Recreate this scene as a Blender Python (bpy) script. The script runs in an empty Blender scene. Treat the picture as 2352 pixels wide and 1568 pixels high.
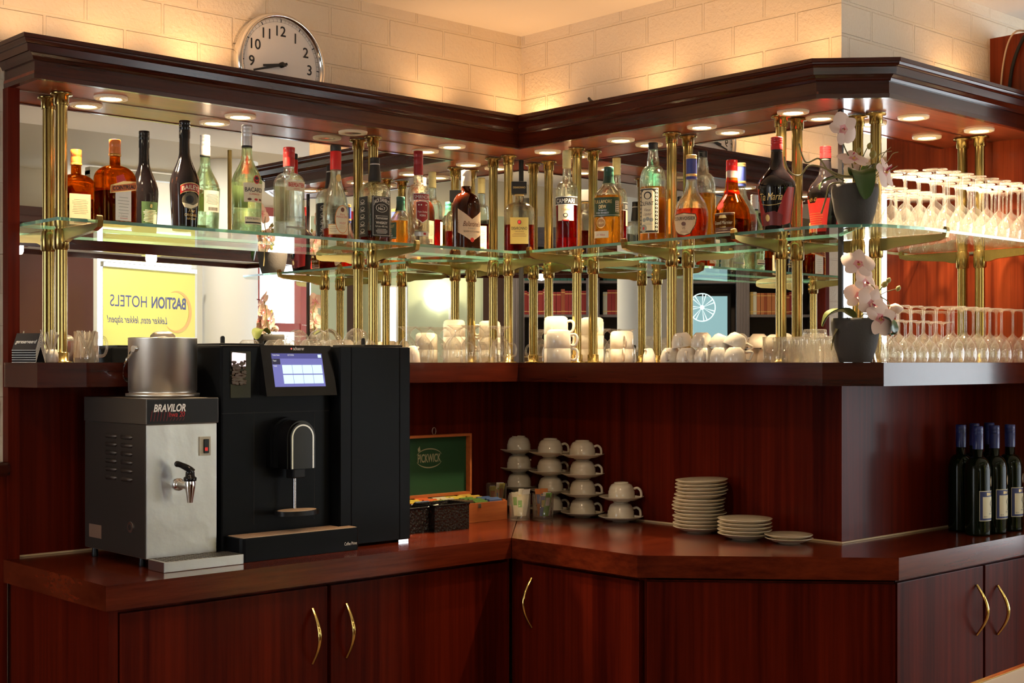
import bpy, bmesh, math, random
from math import sin, cos, pi, radians
from mathutils import Vector
random.seed(7)
S = bpy.context.scene
COL = S.collection
# ------------------------------------------------------------------ camera geometry (metres, z up; back bar corner at the origin)
FPX, CX, HY = 3137.0, 1176.0, 832.0
HEAD = radians(42.9)
FW = (sin(HEAD), cos(HEAD)); RT = (cos(HEAD), -sin(HEAD))
EYE = 1.419
CAM = (-4.9*FW[0]-.033*RT[0], -4.9*FW[1]-.033*RT[1])
def ray(px, py):
    u = (px-CX)/FPX
    return FW[0]+u*RT[0], FW[1]+u*RT[1], (HY-py)/FPX
def AY(px, py, y):
    d = ray(px, py); t = (y-CAM[1])/d[1]; return Vector((CAM[0]+t*d[0], y, EYE+t*d[2]))
def AX(px, py, x):
    d = ray(px, py); t = (x-CAM[0])/d[0]; return Vector((x, CAM[1]+t*d[1], EYE+t*d[2]))
def AZ(px, py, z):
    d = ray(px, py); t = (z-EYE)/d[2]; return Vector((CAM[0]+t*d[0], CAM[1]+t*d[1], z))
CTOP = .9      # worktop height
BTOP = 1.4185  # upper board height
GTOP = 1.7885  # glass shelf height
SOFF = 2.144   # underside of the canopy
# ------------------------------------------------------------------ materials
MATS = {}
def nodes(name):
    m = bpy.data.materials.new(name); m.use_nodes = True
    nt = m.node_tree; b = nt.nodes['Principled BSDF']
    return m, nt, b
def mat(name, col, rough=.5, metal=0., coat=0., emit=None, es=1., spec=.5, trans=0., ior=1.45, bump=None, sub=0.):
    if name in MATS: return MATS[name]
    m, nt, b = nodes(name)
    b.inputs['Base Color'].default_value = (*col, 1)
    b.inputs['Roughness'].default_value = rough
    b.inputs['Metallic'].default_value = metal
    b.inputs['Coat Weight'].default_value = coat
    b.inputs['Coat Roughness'].default_value = .08
    b.inputs['Specular IOR Level'].default_value = spec
    b.inputs['Transmission Weight'].default_value = trans
    b.inputs['IOR'].default_value = ior
    if emit:
        b.inputs['Emission Color'].default_value = (*emit, 1); b.inputs['Emission Strength'].default_value = es
    if bump:
        sc, st, di = bump
        tc = nt.nodes.new('ShaderNodeTexCoord'); n = nt.nodes.new('ShaderNodeTexNoise'); n.inputs['Scale'].default_value = sc
        n.inputs['Detail'].default_value = 5
        bp = nt.nodes.new('ShaderNodeBump'); bp.inputs['Strength'].default_value = st; bp.inputs['Distance'].default_value = di
        nt.links.new(tc.outputs['Object'], n.inputs['Vector']); nt.links.new(n.outputs['Fac'], bp.inputs['Height'])
        nt.links.new(bp.outputs['Normal'], b.inputs['Normal'])
    MATS[name] = m
    return m
def wood(name, dark, light, scale, rough=.3, coat=.5, spec=.2):
    """streaky veneer: noise stretched along the grain (scale is per axis)"""
    m, nt, b = nodes(name); L = nt.links.new; N = nt.nodes.new
    tc = N('ShaderNodeTexCoord'); mp = N('ShaderNodeMapping'); mp.inputs['Scale'].default_value = scale
    n1 = N('ShaderNodeTexNoise'); n1.inputs['Scale'].default_value = 1.; n1.inputs['Detail'].default_value = 6; n1.inputs['Roughness'].default_value = .65
    mp2 = N('ShaderNodeMapping'); mp2.inputs['Scale'].default_value = [s*.18 for s in scale]
    n2 = N('ShaderNodeTexNoise'); n2.inputs['Scale'].default_value = 1.; n2.inputs['Detail'].default_value = 3
    ad = N('ShaderNodeMath'); ad.operation = 'MULTIPLY_ADD'; ad.inputs[1].default_value = .55
    ml = N('ShaderNodeMath'); ml.operation = 'MULTIPLY'; ml.inputs[1].default_value = .45
    cr = N('ShaderNodeValToRGB'); cr.color_ramp.elements[0].position = .36; cr.color_ramp.elements[1].position = .66
    cr.color_ramp.elements[0].color = (*dark, 1); cr.color_ramp.elements[1].color = (*light, 1)
    L(tc.outputs['Object'], mp.inputs['Vector']); L(mp.outputs[0], n1.inputs['Vector'])
    L(tc.outputs['Object'], mp2.inputs['Vector']); L(mp2.outputs[0], n2.inputs['Vector'])
    L(n2.outputs['Fac'], ml.inputs[0]); L(n1.outputs['Fac'], ad.inputs[0]); L(ml.outputs[0], ad.inputs[2])
    L(ad.outputs[0], cr.inputs['Fac']); L(cr.outputs['Color'], b.inputs['Base Color'])
    b.inputs['Roughness'].default_value = rough; b.inputs['Coat Weight'].default_value = coat; b.inputs['Coat Roughness'].default_value = .12
    b.inputs['Specular IOR Level'].default_value = spec
    MATS[name] = m; return m
def thin_glass(name, tint, ior=1.5, boost=1., rough=.02, outer=False, dust_glare=0.):
    """a clear wall of glass too thin to bend light: tinted transparency plus Fresnel reflection"""
    m, nt, b = nodes(name); L = nt.links.new; N = nt.nodes.new
    nt.nodes.remove(b); out = nt.nodes['Material Output']
    tr = N('ShaderNodeBsdfTransparent'); tr.inputs['Color'].default_value = (*tint, 1)
    gl = N('ShaderNodeBsdfGlossy'); gl.inputs['Roughness'].default_value = rough; gl.inputs['Color'].default_value = (1, 1, 1, 1)
    lw = N('ShaderNodeLayerWeight'); lw.inputs['Blend'].default_value = .5
    fr = N('ShaderNodeMath'); fr.operation = 'POWER'; fr.inputs[1].default_value = 3 if dust_glare else 5; L(lw.outputs['Facing'], fr.inputs[0])
    f0 = ((ior-1)/(ior+1))**2*boost
    mu = N('ShaderNodeMath'); mu.operation = 'MULTIPLY_ADD'; mu.inputs[1].default_value = 1-f0; mu.inputs[2].default_value = f0; mu.use_clamp = True
    mx = N('ShaderNodeMixShader')
    fo = mu.outputs[0]
    if outer:   # a slab: only its outer faces reflect
        ge = N('ShaderNodeNewGeometry'); iv = N('ShaderNodeMath'); iv.operation = 'SUBTRACT'; iv.inputs[0].default_value = 1.; L(ge.outputs['Backfacing'], iv.inputs[1])
        m2 = N('ShaderNodeMath'); m2.operation = 'MULTIPLY'; L(mu.outputs[0], m2.inputs[0]); L(iv.outputs[0], m2.inputs[1]); fo = m2.outputs[0]
    L(fr.outputs[0], mu.inputs[0]); L(fo, mx.inputs[0]); L(tr.outputs[0], mx.inputs[1]); L(gl.outputs[0], mx.inputs[2])
    last = mx
    if dust_glare:    # diffuse white for water marks and lint, plus lamp glare put into the colour
        df = N('ShaderNodeBsdfDiffuse'); df.inputs['Color'].default_value = (.9, .88, .84, 1); tl = N('ShaderNodeBsdfTranslucent'); tl.inputs['Color'].default_value = (.9, .88, .84, 1)
        a1 = N('ShaderNodeMixShader'); L(df.outputs[0], a1.inputs[1]); L(tl.outputs[0], a1.inputs[2])
        m3 = N('ShaderNodeMixShader'); m3.inputs[0].default_value = dust_glare; L(mx.outputs[0], m3.inputs[1]); L(a1.outputs[0], m3.inputs[2]); last = m3
    L(last.outputs[0], out.inputs['Surface'])
    MATS[name] = m; return m
def clear_liquid(name, col, ior=1.33, rough=.0):
    m, nt, b = nodes(name); nt.nodes.remove(b); out = nt.nodes['Material Output']
    g = nt.nodes.new('ShaderNodeBsdfGlass'); g.inputs['Color'].default_value = (*col, 1); g.inputs['IOR'].default_value = ior; g.inputs['Roughness'].default_value = rough
    t = nt.nodes.new('ShaderNodeBsdfTransparent'); t.inputs['Color'].default_value = (*col, 1)
    mx = nt.nodes.new('ShaderNodeMixShader'); mx.inputs[0].default_value = .5
    nt.links.new(g.outputs[0], mx.inputs[1]); nt.links.new(t.outputs[0], mx.inputs[2])
    nt.links.new(mx.outputs[0], out.inputs['Surface']); MATS[name] = m; return m
def brickwork(name, col, col2):
    m, nt, b = nodes(name); L = nt.links.new; N = nt.nodes.new
    tc = N('ShaderNodeTexCoord'); sx = N('ShaderNodeSeparateXYZ'); ad = N('ShaderNodeMath'); ad.operation = 'ADD'
    cb = N('ShaderNodeCombineXYZ'); L(tc.outputs['Object'], sx.inputs[0]); L(sx.outputs[0], ad.inputs[0]); L(sx.outputs[1], ad.inputs[1])
    L(ad.outputs[0], cb.inputs[0]); L(sx.outputs[2], cb.inputs[1])
    br = N('ShaderNodeTexBrick'); br.inputs['Scale'].default_value = 1.; br.inputs['Brick Width'].default_value = .235; br.inputs['Row Height'].default_value = .0945
    br.inputs['Mortar Size'].default_value = .0055; br.inputs['Mortar Smooth'].default_value = .35
    br.inputs['Color1'].default_value = (1, 1, 1, 1); br.inputs['Color2'].default_value = (.97, .97, .97, 1); br.inputs['Mortar'].default_value = (.35, .35, .35, 1)
    L(cb.outputs[0], br.inputs['Vector'])
    n = N('ShaderNodeTexNoise'); n.inputs['Scale'].default_value = 95; n.inputs['Detail'].default_value = 4; L(tc.outputs['Object'], n.inputs['Vector'])
    mr = N('ShaderNodeMath'); mr.operation = 'MULTIPLY_ADD'; mr.inputs[1].default_value = .55; L(n.outputs['Fac'], mr.inputs[0]); L(br.outputs['Color'], mr.inputs[2])
    bp = N('ShaderNodeBump'); bp.inputs['Strength'].default_value = .8; bp.inputs['Distance'].default_value = .006
    L(mr.outputs[0], bp.inputs['Height']); L(bp.outputs['Normal'], b.inputs['Normal'])
    mx = N('ShaderNodeMix'); mx.data_type = 'RGBA'; L(br.outputs['Color'], mx.inputs['Factor'])
    mx.inputs['A'].default_value = (*col2, 1); mx.inputs['B'].default_value = (*col, 1); L(mx.outputs['Result'], b.inputs['Base Color'])
    b.inputs['Roughness'].default_value = .42; MATS[name] = m; return m
def weave(name):
    m, nt, b = nodes(name); L = nt.links.new; N = nt.nodes.new
    tc = N('ShaderNodeTexCoord'); ck = N('ShaderNodeTexVoronoi'); ck.inputs['Scale'].default_value = 110
    bp = N('ShaderNodeBump'); bp.inputs['Strength'].default_value = 1.; bp.inputs['Distance'].default_value = .004
    L(tc.outputs['Object'], ck.inputs['Vector']); L(ck.outputs['Distance'], bp.inputs['Height']); L(bp.outputs['Normal'], b.inputs['Normal'])
    b.inputs['Base Color'].default_value = (.012, .01, .01, 1); b.inputs['Roughness'].default_value = .22; MATS[name] = m; return m
DK, LT = (.034, .0022, .0008), (.12, .0105, .003)
W_V = wood('mahogany_upright', DK, LT, (55, 55, 1.3), .36, .05, .06)
W_H = wood('mahogany_level', (.022, .0026, .0011), (.075, .0105, .0038), (3, 3, 60), .24, .5)
W_TOP = wood('mahogany_worktop', (.05, .006, .0022), (.15, .0225, .007), (3, 22, 60), .2, .4)
W_SOF = wood('mahogany_soffit', (.11, .022, .009), (.24, .05, .02), (5, 60, 5), .3, .2)
W_OR = wood('tea_box_wood', (.36, .1, .03), (.55, .17, .05), (6, 60, 60), .4, .2)
BRICK = brickwork('painted_brick', (.76, .64, .48), (.73, .61, .45))
PLAST = mat('plaster_beige', (.72, .64, .5), .8, bump=(120, .5, .004))
CEIL = mat('ceiling_white', (.82, .76, .68), .7)
BRASS = mat('aged_brass', (.4, .29, .1), .2, 1.)
GOLDB = mat('bright_brass', (.82, .6, .2), .1, 1.)
CHROME = mat('chrome', (.8, .8, .8), .1, 1.)
STEEL = mat('brushed_steel', (.56, .54, .5), .3, 1., bump=(40, .1, .002))
STEEL2 = mat('dull_steel', (.56, .55, .52), .33, 1., bump=(9, .35, .006))
MIRR = mat('mirror_silver', (.9, .9, .88), .0, 1.)
BLK = mat('black_satin', (.008, .008, .009), .4, spec=.3)
BLKG = mat('black_gloss', (.006, .006, .007), .16, spec=.4)
BLKM = mat('black_matt', (.01, .01, .01), .7)
PORC = mat('white_porcelain', (.72, .68, .6), .16, coat=.5)
PORC2 = mat('cream_china', (.64, .56, .42), .2, coat=.4)
GLZ = thin_glass('clear_glass', (.97, .98, .97))
STEM = thin_glass('stemware_glass', (.95, .95, .93), 1.55, 1.8, .04, dust_glare=.06)
SHELF = thin_glass('shelf_glass', (.975, .992, .985), 1.5, 1., .01, True)
EDGE = mat('shelf_glass_edge', (.22, .62, .52), .08, trans=.55, coat=.5, spec=.8)
CREAM = mat('paper_cream', (.78, .7, .5), .6)
WHITE = mat('paper_white', (.85, .83, .78), .55)
K = mat('ink_black', (.012, .012, .012), .5)
RED = mat('ink_red', (.55, .02, .02), .45)
DRED = mat('ink_dark_red', (.3, .012, .015), .4)
GOLD = mat('ink_gold', (.75, .52, .2), .35, .6)
SILV = mat('ink_silver', (.6, .6, .6), .4, .5)
WINK = mat('ink_white', (.85, .85, .82), .5)
BLUE = mat('ink_blue', (.03, .05, .25), .4)
GREEN = mat('ink_green', (.02, .05, .015), .45)
BROWN = mat('ink_brown', (.14, .05, .03), .5)
GREY = mat('ink_grey', (.3, .31, .28), .5)
# ------------------------------------------------------------------ mesh building
class M:
    def __init__(s): s.v = []; s.f = []; s.m = []; s.s = []
    def add(s, vs, fs, mi=0, sm=False):
        o = len(s.v); s.v += [tuple(v) for v in vs]
        for f in fs: s.f.append([i+o for i in f]); s.m.append(mi); s.s.append(sm)
        return s
    def box(s, x0, x1, y0, y1, z0, z1, mi=0, b=0.):
        if b:
            bm = bmesh.new(); bmesh.ops.create_cube(bm, size=1)
            for v in bm.verts: v.co = ((x0+x1)/2+v.co.x*(x1-x0), (y0+y1)/2+v.co.y*(y1-y0), (z0+z1)/2+v.co.z*(z1-z0))
            bmesh.ops.bevel(bm, geom=bm.edges[:], offset=b, segments=2, affect='EDGES', profile=.6)
            bm.verts.index_update()
            s.add([v.co for v in bm.verts], [[v.index for v in f.verts] for f in bm.faces], mi, False); bm.free(); return s
        return s.add([(x, y, z) for z in (z0, z1) for y in (y0, y1) for x in (x0, x1)],
                     [(0, 2, 3, 1), (4, 5, 7, 6), (0, 1, 5, 4), (2, 6, 7, 3), (0, 4, 6, 2), (1, 3, 7, 5)], mi)
    def prism(s, poly, z0, z1, mi=0, side=None, fn=None, sm=False):
        n = len(poly); fn = fn or (lambda a, b, z: (a, b, z))
        vs = [fn(p[0], p[1], z0) for p in poly]+[fn(p[0], p[1], z1) for p in poly]
        s.add(vs, [list(range(n))[::-1], list(range(n, 2*n))], mi)
        return s.add(vs, [(i, (i+1) % n, n+(i+1) % n, n+i) for i in range(n)], mi if side is None else side, sm)
    def lathe(s, prof, seg=24, c=(0, 0, 0), mi=0, sm=True, cap=True, axis='Z', a0=0., a1=2*pi):
        full = abs(a1-a0-2*pi) < 1e-6; k = seg if full else seg+1
        def put(r, h, a):
            x, y = r*cos(a), r*sin(a)
            p = (x, y, h) if axis == 'Z' else ((x, -h, y) if axis == '-Y' else (-h, x, y))
            return (c[0]+p[0], c[1]+p[1], c[2]+p[2])
        vs = [put(r, h, a0+(a1-a0)*j/seg) for r, h in prof for j in range(k)]
        fs = [(i*k+j, i*k+(j+1) % k, (i+1)*k+(j+1) % k, (i+1)*k+j) for i in range(len(prof)-1) for j in range(seg if full else seg)]
        s.add(vs, fs, mi, sm)
        if cap and full:
            if prof[0][0] > 1e-5: s.add(vs[:k], [list(range(k))[::-1]], mi)
            if prof[-1][0] > 1e-5: s.add(vs[-k:], [list(range(k))], mi)
        return s
    def tube(s, path, r, seg=8, mi=0, sq=1.):
        P = [Vector(p) for p in path]; n = len(P); rs = r if isinstance(r, (list, tuple)) else [r]*n; vs = []; nn = None
        for i in range(n):
            t = (P[min(i+1, n-1)]-P[max(i-1, 0)]).normalized()
            if nn is None:
                up = Vector((0, 0, 1)) if abs(t.z) < .9 else Vector((1, 0, 0)); nn = t.cross(up).normalized()
            else: nn = (nn-t*nn.dot(t)).normalized()
            bb = t.cross(nn)
            for j in range(seg):
                a = 2*pi*j/seg; vs.append(P[i]+(nn*cos(a)*sq+bb*sin(a))*rs[i])
        s.add(vs, [(i*seg+j, i*seg+(j+1) % seg, (i+1)*seg+(j+1) % seg, (i+1)*seg+j) for i in range(n-1) for j in range(seg)], mi, True)
        return s.add(vs[:seg]+vs[-seg:], [list(range(seg))[::-1], list(range(seg, 2*seg))], mi)
    def loft(s, rows, seg=40, mi=0, cap=True):
        """rows of (half width, half depth, superellipse exponent, z)"""
        vs = []
        for a, b, n, z in rows:
            for j in range(seg):
                p = sect(a, b, n, 2*pi*j/seg); vs.append((p[0], p[1], z))
        s.add(vs, [(i*seg+j, i*seg+(j+1) % seg, (i+1)*seg+(j+1) % seg, (i+1)*seg+j) for i in range(len(rows)-1) for j in range(seg)], mi, True)
        if cap:
            s.add(vs[:seg], [list(range(seg))[::-1]], mi); s.add(vs[-seg:], [list(range(seg))], mi)
        return s
    def text(s, st, size, fn, mi, fit=None, shear=0., bold=0., al=0., arch=None):
        vs, fs = glyphs(st, shear, 0. if 'M' in st else bold)
        if not vs: return s
        xs = [v[0] for v in vs]; w = max(xs)-min(xs); x0 = min(xs)
        kx = fit/w if fit else size
        def g(x, y):
            u = (x-x0-w*(.5+al/2))*kx; v = y*size
            if arch:
                a = u/arch; u, v = (arch+v)*sin(a), (arch+v)*cos(a)-arch
            return fn(u, v)
        return s.add([g(*v) for v in vs], fs, mi)
    def poly(s, pts, fn, mi, step=.004):
        """flat outline bent by fn: cut into thin upright strips"""
        us = [p[0] for p in pts]; a, b = min(us), max(us); n = max(1, int((b-a)/step))
        for i in range(n):
            l, r = a+(b-a)*i/n, a+(b-a)*(i+1)/n; q = clip(clip(pts, l, 1), r, -1)
            if len(q) > 2: s.add([fn(*p) for p in q], [list(range(len(q)))], mi)
        return s
def clip(pts, c, sg):
    out = []
    for i in range(len(pts)):
        p, q = pts[i], pts[(i+1) % len(pts)]; a, b = sg*(p[0]-c) >= -1e-9, sg*(q[0]-c) >= -1e-9
        if a: out.append(p)
        if a != b:
            t = (c-p[0])/(q[0]-p[0]); out.append((c, p[1]+t*(q[1]-p[1])))
    return out
def sect(a, b, n, t):
    c, d = cos(t), sin(t); e = 2./n
    return a*math.copysign(abs(c)**e, c), b*math.copysign(abs(d)**e, d)
GC = {}
def glyphs(st, shear, bold):
    k = (st, shear, bold)
    if k in GC: return GC[k]
    cu = bpy.data.curves.new('lettering', 'FONT'); cu.body = st; cu.size = 1; cu.shear = shear; cu.offset = bold; cu.resolution_u = 4
    o = bpy.data.objects.new('lettering', cu); COL.objects.link(o)
    me = bpy.data.meshes.new_from_object(o.evaluated_get(bpy.context.evaluated_depsgraph_get()))
    r = ([(v.co.x, v.co.y) for v in me.vertices], [list(p.vertices) for p in me.polygons])
    bpy.data.objects.remove(o); bpy.data.curves.remove(cu); bpy.data.meshes.remove(me)
    GC[k] = r; return r
def rect(u0, u1, v0, v1): return [(u0, v0), (u1, v0), (u1, v1), (u0, v1)]
def oval(cu, cv, a, b, n=28): return [(cu+a*cos(2*pi*i/n), cv+b*sin(2*pi*i/n)) for i in range(n)]
def obj(name, m, mats, parent=None, loc=(0, 0, 0), rz=0., sub=0):
    me = bpy.data.meshes.new(name); me.from_pydata(m.v, [], m.f)
    for x in (mats if isinstance(mats, (list, tuple)) else [mats]): me.materials.append(x)
    me.polygons.foreach_set('material_index', m.m); me.polygons.foreach_set('use_smooth', m.s)
    me.validate(); me.update()
    o = bpy.data.objects.new(name, me); COL.objects.link(o); o.parent = parent; o.location = loc; o.rotation_euler = (0, 0, rz)
    return o
def tag(o, label, cat, group=None, kind=None):
    if label: o['label'] = label
    if cat: o['category'] = cat
    if group: o['group'] = group
    if kind: o['kind'] = kind
    return o
def thing(name, label, cat, loc=(0, 0, 0), rz=0., group=None):
    o = bpy.data.objects.new(name, None); o.empty_display_size = .02; COL.objects.link(o)
    o.location = loc; o.rotation_euler = (0, 0, rz); return tag(o, label, cat, group)
def struct(name, m, mats): return tag(obj(name, m, mats), None, None, None, 'structure')
def dup(root, loc, rz=0., label=None, group=None):
    def cp(o, p):
        c = o.copy(); COL.objects.link(c); c.parent = p
        for ch in o.children: cp(ch, c)
        return c
    r = cp(root, None); r.location = loc; r.rotation_euler = (0, 0, rz)
    if label: r['label'] = label
    if group: r['group'] = group
    return r
ORD = ['first', 'second', 'third', 'fourth', 'fifth', 'sixth', 'seventh', 'eighth', 'ninth', 'tenth', 'eleventh', 'twelfth', 'thirteenth', 'fourteenth', 'fifteenth', 'sixteenth']
def front(x0, y, z0): return lambda u, v: (x0+u, y, z0+v)          # a face looking towards -Y
def smooth_path(pts, n=6):
    P = [Vector(p) for p in pts]; out = []
    for i in range(len(P)-1):
        a, b, c, d = P[max(i-1, 0)], P[i], P[i+1], P[min(i+2, len(P)-1)]
        for k in range(n):
            t = k/n; out.append(.5*((2*b)+(c-a)*t+(2*a-5*b+4*c-d)*t*t+(3*b-a-3*c+d)*t**3))
    out.append(P[-1]); return out
# ------------------------------------------------------------------ the room
CZ, CZ2 = 2.589, 2.74
def sbox(name, m, x0, x1, y0, y1, z0, z1): return struct(name, M().box(x0, x1, y0, y1, z0, z1), m)
sbox('floor', mat('floor_tiles', (.16, .1, .07), .5), -8.6, 4.6, -9, .2, -.05, 0)
sbox('ceiling', CEIL, -8.6, 4.6, -2.95, .2, CZ, CZ+.3)
sbox('ceiling_far', mat('ceiling_cream', (.62, .5, .32), .8), -8.6, 4.6, -9, -2.95, CZ2, CZ2+.1)
sbox('wall_back', BRICK, -8.6, .1, .006, .12, 0, CZ)
sbox('wall_right', BRICK, .006, .1, -1.22, .006, 0, CZ)
sbox('wall_corner', BRICK, .006, 4.6, -1.336, -1.22, 0, CZ)
W_D = wood('mahogany_partition', (.085, .011, .004), (.24, .042, .013), (50, 50, 1.2), .32, .12, .1)
sbox('wall_side', W_D, .87, .94, -1.74, -1.336, 0, 2.488)
# dado at the far left of the back wall
sbox('trim_1', W_V, -2.6, -1.882, -.02, .006, 0, 1.12)
struct('trim_2', M().box(-2.6, -1.882, -.045, .006, 1.12, 1.158, b=.008), W_H)
# upright end board of the mirror bay, panelling behind the worktop
sbox('trim_3', W_V, -1.883, -1.852, -.028, .006, CTOP, SOFF)
sbox('trim_4', W_V, -1.852, -.004, -.003, .006, CTOP+.004, BTOP-.065)
sbox('trim_5', W_V, -.003, .006, -1.343, 0, CTOP+.004, BTOP-.065)
sbox('trim_6', W_V, .006, .87, -1.343, -1.336, CTOP+.004, BTOP-.065)
SEAL = mat('seam_sealant', (.55, .42, .25), .5)
struct('trim_7', M().box(-1.85, -.003, -.007, -.003, CTOP+.0005, CTOP+.005).box(-.007, -.003, -1.347, -.003, CTOP+.0005, CTOP+.005).box(-.003, .87, -1.347, -1.343, CTOP+.0005, CTOP+.005), SEAL)
# ------------------------------------------------------------------ mirrors
def mirror(label, x0, x1, y0, y1):
    m = M().box(x0, x1, y0, y1, BTOP, SOFF)
    o = obj('mirror', m, MIRR); return tag(o, label, 'mirror')
mirror('large wall mirror behind the bottles from the orange liqueur to the square amber bottle', -1.852, -.006, 0, .0055)
mirror('wall mirror behind the red aperitif bottle and the round cognac bottle', 0, .0055, -1.33, -.006)
mirror('narrow wall mirror behind the upturned stemmed glasses and orchids', .004, .868, -1.3445, -1.337)
struct('trim_8', M().box(-.006, .0055, -.006, .0055, BTOP, SOFF).box(-.004, .004, -1.3448, -1.331, BTOP, SOFF), BLK)
# ------------------------------------------------------------------ canopy over the bar with cornice
def offs(pts, d):
    out = []; n = len(pts)
    for i in range(n):
        def nrm(a, b):
            v = Vector((b[0]-a[0], b[1]-a[1])).normalized(); return Vector((v.y, -v.x))
        ns = []
        if i > 0: ns.append(nrm(pts[i-1], pts[i]))
        if i < n-1: ns.append(nrm(pts[i], pts[i+1]))
        a = ns[0]; b = ns[-1]; k = (a+b)/max(1e-6, (1+a.dot(b)))
        out.append((pts[i][0]+k.x*d, pts[i][1]+k.y*d))
    return out
PLAN = [(-1.883, .0), (-1.883, -.19), (-.19, -.19), (-.19, -1.385), (-.055, -1.53), (.868, -1.535)]
can = thing('bar_canopy', 'dark mahogany canopy with stepped cornice above the mirrored bottle shelves', 'canopy', (0, 0, 0))
def sweep(m, prof, plan, mi=0):
    rows = [offs(plan, d) for d, z in prof]
    for i in range(len(plan)-1):
        for k in range(len(prof)-1):
            m.add([(*rows[k][i], prof[k][1]), (*rows[k][i+1], prof[k][1]), (*rows[k+1][i+1], prof[k+1][1]), (*rows[k+1][i], prof[k+1][1])], [(0, 1, 2, 3)], mi)
    return m
def ogee(z0, z1, d0, d1, n=6):
    return [(d0+(d1-d0)*(1-cos(pi*i/n))/2, z0+(z1-z0)*i/n) for i in range(n+1)]
def quarter(z0, z1, d0, d1, n=6):
    return [(d0+(d1-d0)*sin(pi/2*i/n), z0+(z1-z0)*(1-cos(pi/2*i/n))) for i in range(n+1)]
fprof = [(-.016, SOFF+.001), (-.016, SOFF-.0), (0, SOFF), (.0005, SOFF+.012), (-.0015, SOFF+.013), (-.0015, SOFF+.05), (-.016, SOFF+.05)]
obj('fascia', sweep(M(), fprof, PLAN), W_H, can)
cprof = [(-.016, SOFF+.046), (.004, SOFF+.046), (.006, SOFF+.05)]+ogee(SOFF+.05, SOFF+.066, .006, .02)+[(.023, SOFF+.067), (.023, SOFF+.077)]+quarter(SOFF+.078, SOFF+.09, .027, .043)+[(.047, SOFF+.091), (.047, SOFF+.101), (.034, SOFF+.101), (.03, SOFF+.06)]
obj('cornice', sweep(M(), cprof, PLAN), W_H, can)
pl = [(-1.883, .0), (-1.883, -.188), (-.188, -.188), (-.188, -1.385), (-.053, -1.528), (.868, -1.533), (.868, -1.331), (0, -1.331), (0, 0)]
obj('soffit', M().prism(pl, SOFF+.002, SOFF+.02), W_SOF, can)
obj('top_board', M().prism(pl, SOFF+.05, SOFF+.055), W_H, can)
# ------------------------------------------------------------------ recessed canopy lamps
LAMPM = mat('halogen_disc', (1, .95, .85), .3, emit=(1, .86, .62), es=28)
RINGM = mat('lamp_ring', (.75, .66, .5), .3)
DARKL = mat('unlit_reflector', (.12, .13, .11), .12, .7)
def spot(name, loc, to, power, col, ang=100, blend=.5, size=.025):
    d = bpy.data.lights.new(name, 'SPOT'); d.energy = power; d.color = col; d.spot_size = radians(ang); d.spot_blend = blend; d.shadow_soft_size = size
    o = bpy.data.objects.new(name, d); COL.objects.link(o); o.location = loc
    o.rotation_euler = (Vector(to)-Vector(loc)).to_track_quat('-Z', 'Y').to_euler(); return o
DL = [(-1.616, -.075, 'above the orange liqueur bottle at the left end'), (-1.206, -.073, 'above the clear rum bottle with silver cap'), (-.795, -.07, 'unlit, above the cognac with the red neck'),
      (-.385, -.07, 'above the dark whisky with the white cap'), (-.07, -.208, 'beside the inner canopy corner above the square amber bottle'), (-.07, -.547, 'above the green labelled whiskey'),
      (-.07, -.885, 'above the cognac with the blue neck'), (-.07, -1.223, 'above the black and red liqueur bottle'), (.26, -1.416, 'nearest the orchid above the upturned glasses'), (.614, -1.435, 'at the end of the canopy above the upturned glasses')]
WARM = (1., .72, .42)
for i, (x, y, w) in enumerate(DL):
    lit = i != 2
    t = thing('recessed_canopy_lamp', 'round recessed canopy lamp '+w, 'lamp', (x, y, SOFF), 0, 'recessed lamps in the canopy')
    obj('ring', M().lathe([(.046, .002), (.045, -.004), (.036, -.006), (.035, -.004), (.034, -.006), (.029, -.004), (.026, .002)], 32, cap=False), RINGM, t)
    obj('bulb_disc', M().lathe([(0, -.0025), (.027, -.0025)], 28, cap=False), LAMPM if lit else DARKL, t)
    if lit: spot('canopy_lamp_light', (x, y, SOFF-.012), (x*.9 if i < 5 else x-.02, y-.03 if i < 4 else y, 0), 68 if i < 8 else 80, WARM, 112, .7, .02)
# ------------------------------------------------------------------ upper board (eye level) and glass shelves
tag(obj('bar_board', M().prism([(-1.883, 0), (-1.896, -.04), (-1.875, -.19), (-.1905, -.19), (-.001, -.0005), (-.001, 0)], BTOP-.064, BTOP), [W_H]),
    'thick mahogany board at eye level behind the coffee machines, carrying mugs and irish coffee glasses', 'shelf')
tag(obj('bar_board', M().prism([(-.0005, -.0015), (-.19, -.191), (-.19, -1.405), (-.1, -1.54), (.868, -1.54), (.868, -1.331), (-.0005, -1.331)], BTOP-.064, BTOP), [W_H]),
    'thick mahogany board at eye level carrying the white cup pile, tumblers and lower orchid', 'shelf')
def shelf(poly, label):
    tag(obj('glass_shelf', M().prism(poly, GTOP-.0085, GTOP, 0, 1), [SHELF, EDGE]), label, 'shelf', None)
shelf([(-1.846, -.003), (-1.846, -.243), (-.25, -.25), (-.004, -.004)], 'glass shelf carrying the orange liqueur, irish cream, rum and gin bottles')
shelf([(-.003, -.006), (-.251, -.254), (-.252, -1.452), (-.196, -1.53), (-.003, -1.333)], 'glass shelf carrying the red aperitif, round cognac and black coffee liqueur bottles')
shelf([(.001, -1.335), (-.192, -1.532), (-.17, -1.565), (.0, -1.605), (.866, -1.605), (.866, -1.334)], 'glass shelf carrying the upper orchid and rows of upturned stemmed glasses')
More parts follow.
